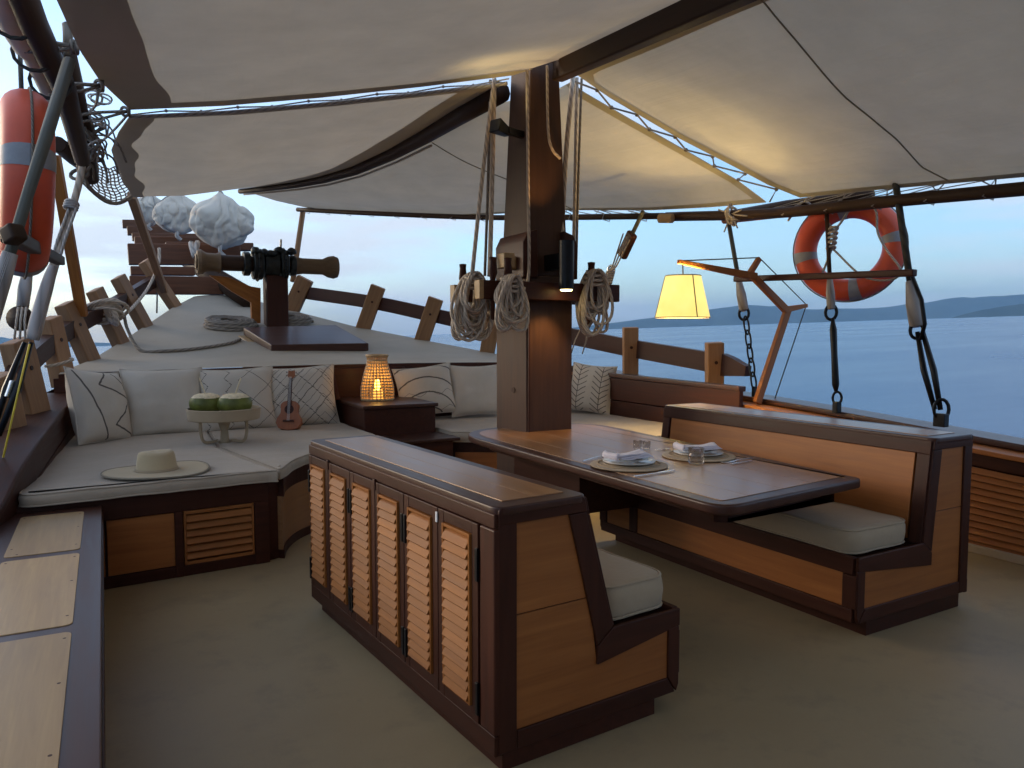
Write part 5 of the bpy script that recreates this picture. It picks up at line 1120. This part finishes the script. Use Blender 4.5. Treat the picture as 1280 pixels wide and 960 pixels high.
for t0 in (.632, .922): face(q(t0), q(t0 + .01), .07, .42, .03).build('louver_rail', TEAK_DEEP, so, bevel=.003)
for z in (.405, .08): face(q(.632), q(.932), z - .01, z + .012, .03).build('louver_rail', TEAK_DEEP, so, bevel=.003)
nrm_ = V(((P1 - P0).y, -(P1 - P0).x, 0)).normalized()
for k in range(6):
    zc = .10 + (k + .5) * .048; a, c = q(.642), q(.921)
    m = MB(); pts = [(.020, -.020), (.024, -.014), (.0, .018), (-.010, .022), (-.014, .014), (.008, -.018)]
    m.prism([a + nrm_ * x + V((0, 0, zc + z)) for x, z in pts], c - a, (c - a)); m.build('louver_slat', TEAK_DEEP, so)
cur = smooth_curve(front[2:], 5)
for nm, z0, z1, mat, o_ in (('curved_panel', .06, .43, TEAK_TOP, .0), ('curved_fascia', .43, .558, MAHOG, .01), ('curved_skirting', .0, .06, MAHOG, .008)):
    b = MB(); 
    strip_prism(b, [p + V((.012 + o_, -.012 - o_, z1)) for p in cur], V((-.03, .03, 0)), z1 - z0); b.build(nm, mat, so)
cushion([(-.46, 5.0), (.95, 5.125), (1.00, 5.10), (.88, 5.75), (.78, 6.4), (.84, 7.86), (-.27, 7.86), (-.36, 6.4)], .562, .63, 'large pale sofa cushion in the left corner, under the straw hat', CUSH, .034, 'flat sofa cushions', 'sofa_cushion')
cushion([(1.015, 5.15), (1.07, 5.24), (1.15, 5.42), (1.30, 5.66), (1.54, 5.88), (1.90, 6.18), (2.12, 6.45), (2.10, 7.86), (.86, 7.86), (.80, 6.4), (.90, 5.75)], .562, .63, 'pale sofa cushion with a curved front edge, under the ukulele', CUSH, .034, 'flat sofa cushions', 'sofa_cushion')
s2 = thing('sofa', (4.1, 6.8, 0), 'built in dark wood sofa base on the right behind the mast', 'sofa', 'built in sofas')
base = [V((2.92, 6.62, 0)), V((3.6, 6.2, 0)), V((4.35, 5.45, 0)), V((5.18, 5.40, 0)), V((5.15, 7.9, 0)), V((2.92, 7.9, 0))]
MB().prism(base, (0, 0, .50)).build('sofa_base', MAHOG, s2)
fr_ = [V((2.92, 6.62, .5)), V((3.6, 6.2, .5)), V((4.35, 5.45, .5))]
for a, c in zip(fr_, fr_[1:]): face(a.lerp(c, .05) + V((-.012, -.015, 0)), a.lerp(c, .95) + V((-.012, -.015, 0)), .07, .40, .015).build('front_panel', TEAK_DEEP, s2, bevel=.003)
for k in range(2):
    z0, z1 = .5 + k * .255, .5 + k * .255 + .245
    MB().bar((5.21, 5.15, (z0 + z1) / 2), (5.14, 7.9, (z0 + z1) / 2 + .03), .05, z1 - z0).build('back_board', MAHOG, s2, bevel=.006)
MB().bar((5.225, 5.15, 1.02), (5.15, 7.9, 1.07), .09, .05).build('back_rail', MAHOG_TOP, s2, bevel=.008)
cushion([(2.90, 6.58), (3.6, 6.12), (4.30, 5.42), (5.17, 5.38), (5.10, 7.86), (2.90, 7.86)], .50, .60, 'pale sofa cushion on the right between the mast and the far bench', CUSH, .034, 'flat sofa cushions', 'sofa_cushion')
# steps up to the foredeck
stp = thing('step_box', (2.5, 7.2, 0), 'dark wooden double step between the two sofas', 'steps')
MB().box((2.50, 6.66, .27), (.72, .42, .54)).build('lower_step', MAHOG, stp, bevel=.008); MB().box((2.52, 6.65, .552), (.80, .48, .03)).build('lower_tread', MAHOG_TOP, stp, bevel=.008)
MB().box((2.50, 7.38, .41), (.72, 1.02, .82)).build('upper_step', MAHOG, stp, bevel=.008); MB().box((2.50, 7.37, .840), (.76, 1.06, .035)).build('upper_tread', MAHOG_TOP, stp, bevel=.008)
MB().bar((2.08, 7.89, 1.0), (2.92, 7.89, 1.0), .04, .34).build('riser', MAHOG, stp, bevel=.006)
for x in (2.10, 2.90): MB().prism([V((x - .02, 7.88, .82)), V((x - .02, 7.62, .86)), V((x - .02, 7.86, 1.16)), V((x - .02, 7.88, 1.16))], (.04, 0, 0), V((0, 0, 1))).build('side_board', MAHOG, stp, bevel=.005)

# ---- pillows
def pillow(u, v, Yb, wd, ht, th, yaw, lean, mat, label, roll=0.0):
    c = at(u, v, Y=Yb); c.z = max(c.z, .60)
    def f(a, q, s_):
        x, z = a * 2 - 1, q * 2 - 1; e = (1 - abs(x) ** 2.6) * (1 - abs(z) ** 2.6); y = s_ * th / 2 * max(0, e) ** .55
        pin = 1 - .085 * (1 - z * z) * abs(x) ** 6 if True else 1; pz = 1 - .085 * (1 - x * x) * abs(z) ** 6
        y += .012 * noise.noise(V((x * 2.2, z * 2.2, s_ + u))) * e ** .5 + .006 * noise.noise(V((x * 6, z * 6, s_ + u)))
        return V((x * wd / 2 * pin, y, z * ht / 2 * pz + .05 * th * 0))
    b = MB()
    for s_ in (-1, 1): b.grid(lambda a, q: f(a, q, s_), 22, 22, lambda a, q: (a, q, 0))
    b.tube([f((math.cos(2 * math.pi * k / 64) * max(abs(math.cos(2 * math.pi * k / 64)), abs(math.sin(2 * math.pi * k / 64))) ** -1 + 1) / 2, (math.sin(2 * math.pi * k / 64) / max(abs(math.cos(2 * math.pi * k / 64)), abs(math.sin(2 * math.pi * k / 64))) + 1) / 2, 0) for k in range(64)], .006, 5, closed=True)
    b.t[-320:] = [V((2, 2, 0))] * 320
    m = Matrix.Translation(c) @ Matrix.Rotation(yaw, 4, 'Z') @ Matrix.Rotation(-lean, 4, 'X') @ Matrix.Rotation(roll, 4, 'Y') @ Matrix.Translation((0, 0, ht / 2))
    b.xf(m); o = b.build('pillow', mat, smooth=True); tag(o, label, 'pillow', 'loose pillows on the sofas'); return o
pm = {k: pillow_mat('pillow_cloth_' + k, k) for k in ('zigzag', 'plain', 'wave', 'diamond', 'arc', 'leaf')}
pillow(133, 556, 7.2, .62, .66, .27, R(52), R(16), pm['zigzag'], 'pillow with black zigzag stitching in the left corner of the sofa', R(8))
pillow(208, 546, 7.5, .70, .64, .25, R(4), R(15), pm['plain'], 'plain off white pillow on the left sofa next to the zigzag one')
pillow(300, 543, 7.52, .72, .63, .25, R(-2), R(15), pm['wave'], 'pillow with wavy and diamond stitching behind the coconuts', R(-2))
pillow(378, 537, 7.55, .74, .63, .25, R(-8), R(15), pm['diamond'], 'pillow with dashed diamond pattern behind the ukulele', R(-3))
pillow(538, 520, 7.6, .66, .56, .24, R(-6), R(14), pm['arc'], 'pillow with dark curved lines right of the lantern', R(-6))
pillow(598, 520, 7.55, .62, .58, .24, R(-4), R(13), pm['plain'], 'plain off white pillow half hidden by the mast')
pillow(734, 516, 7.3, .54, .58, .22, R(-52), R(14), pm['leaf'], 'pillow with fern leaf pattern right of the mast', R(5))

# ================================================================== SMALL THINGS ON THE SOFA
hc = at(196, 591, z=.632); hc.z = .632; kx = px(hc)
hat = thing('straw_hat', hc, 'pale wide brimmed straw hat lying on the sofa cushion', 'hat')
R_ = 61 * kx; rc_ = 24 * kx
def brim(a, q):
    A = 2 * math.pi * a; r = lerp(rc_, R_, q); z = .012 + .007 * math.sin(2 * A + .6) * q + .004 * math.sin(3 * A) * q * q + .02 * (q - .5) ** 2; return hc + V((r * math.cos(A), r * math.sin(A) * .96, z))
MB().grid(brim, 56, 8).build('brim', STRAW, hat, smooth='weld', solid=.006)
b = MB(); b.tube([brim(k / 56, 1) for k in range(56)], .006, 5, closed=True); b.build('brim_edge', SEAM, hat)
def crown(a, q):
    A = 2 * math.pi * a; prof = [(rc_ * 1.02, .012), (rc_ * .97, .05), (rc_ * .90, .11), (rc_ * .84, .132), (rc_ * .72, .142), (rc_ * .35, .145), (.02, .1455)]; k = q * 6; i = min(5, int(k)); r = lerp(prof[i][0], prof[i + 1][0], k - i); z = lerp(prof[i][1], prof[i + 1][1], k - i)
    z += .004 * math.sin(A * 2 + 1) * (z > .1); return hc + V((r * (1 + .04 * math.sin(2 * A)) * math.cos(A), r * .92 * math.sin(A), z))
b = MB().grid(crown, 40, 18); b.f.append(tuple(41 * 18 + k for k in range(40))); b.build('crown', STRAW, hat, smooth='weld')
MB().lathe([(rc_ * 1.035, .012), (rc_ * 1.03, .035)], hc, 40, squash=.94).build('hat_band', RAFFIA, hat, smooth=True)
tc_ = at(281, 553, z=.632); kt = px(tc_)
tr = thing('serving_stand', tc_, 'round pale serving tray on a pedestal stand with three curved legs', 'tray')
rt_ = 43 * kt; h0 = .195
MB().lathe([(0, h0), (rt_ * .97, h0), (rt_, h0 + .008), (rt_ * 1.02, h0 + .095), (rt_ * .97, h0 + .097), (rt_ * .95, h0 + .018), (0, h0 + .015)], tc_, 44).build('tray', RAFFIA, tr, smooth=False, bevel=.004)
MB().lathe([(.0, .0), (.055, .0), (.035, .03), (.030, .10), (.05, .17), (.07, h0), (0, h0)], tc_, 20).build('pedestal', RAFFIA, tr, smooth=True)
for an in (200, 320, 80):
    A = R(an); d = V((math.cos(A), math.sin(A), 0)); MB().tube(smooth_curve([tc_ + d * rt_ * .72 + V((0, 0, h0)), tc_ + d * rt_ * .70 + V((0, 0, .08)), tc_ + d * rt_ * .58 + V((0, 0, .018)), tc_ + d * .06 + V((0, 0, .022))], 5), .013, 8).build('leg', RAFFIA, tr, smooth=True)
def coconut(u, label, seed, lean):
    c = at(u, 518, d=(tc_ - V((0, 0, H))).dot(FW) - .02); c.z = tc_.z + h0 + .040; t = thing('coconut', c, label, 'coconut', 'young green coconuts in the tray'); r = 20.5 * kt
    def f(a, q):
        A = 2 * math.pi * a; th = q * 2.15; rr = r * math.sin(max(th, .02)) ** .8 * (1 + .05 * math.cos(3 * A + seed)); return c + V((rr * math.cos(A), rr * math.sin(A), r * .80 * (1 - math.cos(th)) * .85 ))
    MB().grid(f, 30, 12).build('husk', COCO, t, smooth='weld'); e = f(0, 1); zt_ = e.z; rr = r * math.sin(2.15) ** .8
    MB().lathe([(rr * 1.02, -.004), (rr * .80, .018), (rr * .42, .032), (rr * .36, .026), (0, .020)], V((c.x, c.y, zt_)), 18).build('cut_top', COCOIN, t)
    p = V((c.x, c.y, zt_ + .01)); MB().tube([p, p + RT * lean + V((0, 0, .15))], .006, 6).build('straw', COCOIN, t)
coconut(258, 'left green coconut with a straw in the serving tray', 1, -.05); coconut(294, 'right green coconut with a straw in the serving tray', 2, .055)
# ukulele leaning on the pillow
uc = at(360, 538, z=.632); ku = px(uc)
uk = thing('ukulele', uc, 'small reddish brown ukulele leaning on the diamond pillow', 'ukulele')
m = Matrix.Translation(uc) @ Matrix.Rotation(R(-26), 4, 'Z') @ Matrix.Rotation(R(-17), 4, 'X'); sc = 78 * ku
def uo(t):   # half outline of the body, t 0..1 from the tail to the neck
    z = t * .50; wd = interp(t, [(0, .0), (.03, .10), (.10, .165), (.25, .205), (.40, .19), (.58, .137), (.70, .135), (.84, .145), (.93, .115), (.98, .06), (1, .0)]); return wd, z
out = [uo(k / 20) for k in range(21)]; poly = [V((w_, 0, z)) for w_, z in out] + [V((-w_, 0, z)) for w_, z in out[-2:0:-1]]
def ubuild(mb, nm, mat, bev=0): mb.v = [m @ (p * sc) for p in mb.v]; return mb.build(nm, mat, uk, bevel=bev)
ubuild(MB().prism([p + V((0, -.0, 0)) for p in poly], (0, .12, 0), V((0, 0, 1))), 'body', UKE, .006)
ubuild(MB().lathe([(0, 0), (.062, 0)], (0, -.004, .345), 20, (0, -1, 0)), 'sound_hole', BLACK); ubuild(MB().lathe([(.062, 0), (.074, 0), (.074, .003), (.062, .003)], (0, -.002, .345), 20, (0, -1, 0)), 'rosette', MAHOG)
ubuild(MB().bar((-.085, -.014, .155), (.085, -.014, .155), .03, .028), 'bridge', MAHOG); ubuild(MB().bar((0, -.012, .40), (0, -.006, .86), .026, .062, up=(1, 0, 0), h2=.05), 'neck', MAHOG)
ubuild(MB().prism([V((-.030, .0, .86)), V((.030, 0, .86)), V((.058, .012, .90)), V((.052, .02, 1.0)), V((0, .022, .985)), V((-.052, .02, 1.0)), V((-.058, .012, .90))], (0, .025, 0), V((0, 0, 1))), 'headstock', UKE)
for x in (-.064, .064):
    for z in (.91, .965): ubuild(MB().lathe([(.0, 0), (.014, .004), (.014, .02), (0, .024)], (x - .0, .02, z), 8, (1 if x > 0 else -1, 0, 0)), 'tuning_peg', STEEL)
for x in (-.018, -.006, .006, .018): ubuild(MB().tube([V((x, -.030, .155)), V((x * .8, -.028, .88))], .0016, 4), 'string', WHITE)
# rattan lantern on the upper step
lcn = at(472, 500, z=.858); lcn.z = .858; kl = px(lcn); hh = 56 * kl
ln = thing('lantern', lcn, 'round rattan lantern with a glowing candle on the dark step', 'lantern')
def lr_(t): return kl * interp(t, [(0, 19.5), (.12, 20.5), (.30, 20), (.62, 16), (.85, 12), (.94, 11.5), (1, 13)])
LP = lambda A, t: lcn + V((lr_(t) * math.cos(A), lr_(t) * math.sin(A), hh * t))
RATTAN = plain('rattan', (.50, .33, .16), .6, 0, .25, 30)
for k in range(26):
    A = 2 * math.pi * k / 26; MB().tube([LP(A, j / 9) for j in range(10)], .0055, 5).build('rattan_stake', RATTAN, ln)
for k in range(15):
    t = .03 + .92 * k / 14; MB().tube([LP(2 * math.pi * j / 30, t) for j in range(30)], .006 if k not in (0, 13) else .012, 5, closed=True).build('rattan_ring', RATTAN, ln)
MB().tube([LP(2 * math.pi * j / 30, .995) for j in range(30)], .013, 6, closed=True).build('rim', RATTAN, ln); MB().lathe([(0, .0), (lr_(0), 0), (lr_(0), .014), (0, .014)], lcn, 28).build('base', RATTAN, ln)
MB().lathe([(0, .014), (.055, .014), (.055, .10), (.05, .105), (0, .10)], lcn, 18).build('candle', emit('candle_wax', (1, .45, .06), .5), ln); b = MB(); b.sphere(lcn + V((0, 0, .155)), .03, 10, 8, (1, 1, 2.0)); b.build('flame', FLAME, ln, smooth=True)
lamp('lantern_light', 'POINT', lcn + V((0, 0, .24)), .6, (1, .58, .18), ln, .03)

# ================================================================== LOW LOCKER at the left
lk = thing('deck_locker', (-.30, 3.5, 0), 'low locker with pale panels let into a dark frame, at the left edge', 'locker')
MB().box((-.285, 3.05, .245), (.49, 4.0, .49)).build('locker_body', MAHOG, lk, bevel=.004)
MB().box((-.285, 3.05, .508), (.50, 4.02, .03), axis=1).build('top_frame', MAHOG_TOP, lk, bevel=.006)
ys_ = [4.96, 4.03, 2.98, 1.95, 1.05]
for k, (a, c) in enumerate(zip(ys_, ys_[1:])):
    ya, yb = a - .035, c + .035; xa, xb = -.43, -.125; b = MB()
    pl = arc_poly([V((xa, yb, .5215)), V((xb, yb, .5215)), V((xb, ya, .5215)), V((xa, ya, .5215))], .03)
    o = b.prism(pl, (0, 0, .005), V((0, 1, 0))).build('top_panel', TEAK_PALE, lk, bevel=.0015, seg=1)
    nb = MB()
    for (x, y) in ((xa + .02, ya - .04), (xb - .02, ya - .06), (xb - .02, (ya + yb) / 2 + .05), (xb - .02, yb + .10), (xa + .05, yb + .03), (xa + .02, yb + .14)): nb.lathe([(.0055, 0), (.0055, .0006)], (x, y, .5262), 8)
    nb.build('nail_row', MAHOG, o)
MB().box((-.035, 3.05, .46), (.012, 4.0, .06), axis=1).build('top_trim', MAHOG, lk, bevel=.003)

# ================================================================== AIR: thin even haze over the water
b = MB(); b.box((0, 0, 0), (24000, 24000, 1)); hz = b.v; top_, bot_ = 420.0, -1.2
b.v = [V((p.x, p.y, top_ if p.z > 0 else bot_)) for p in hz]; b.xf(Matrix.Translation((0, 0, -2.6)) @ TILT)
hm = bpy.data.materials.new('haze_air'); hm.use_nodes = True; n_ = hm.node_tree.nodes; n_.remove(n_['Principled BSDF'])
pv = n_.new('ShaderNodeVolumePrincipled'); pv.inputs['Color'].default_value = (.36, .64, 1, 1); pv.inputs['Density'].default_value = 0.95e-4; pv.inputs['Anisotropy'].default_value = 0
hm.node_tree.links.new(pv.outputs[0], n_['Material Output'].inputs['Volume'])
tag(b.build('haze', hm, world=False), kind='stuff')
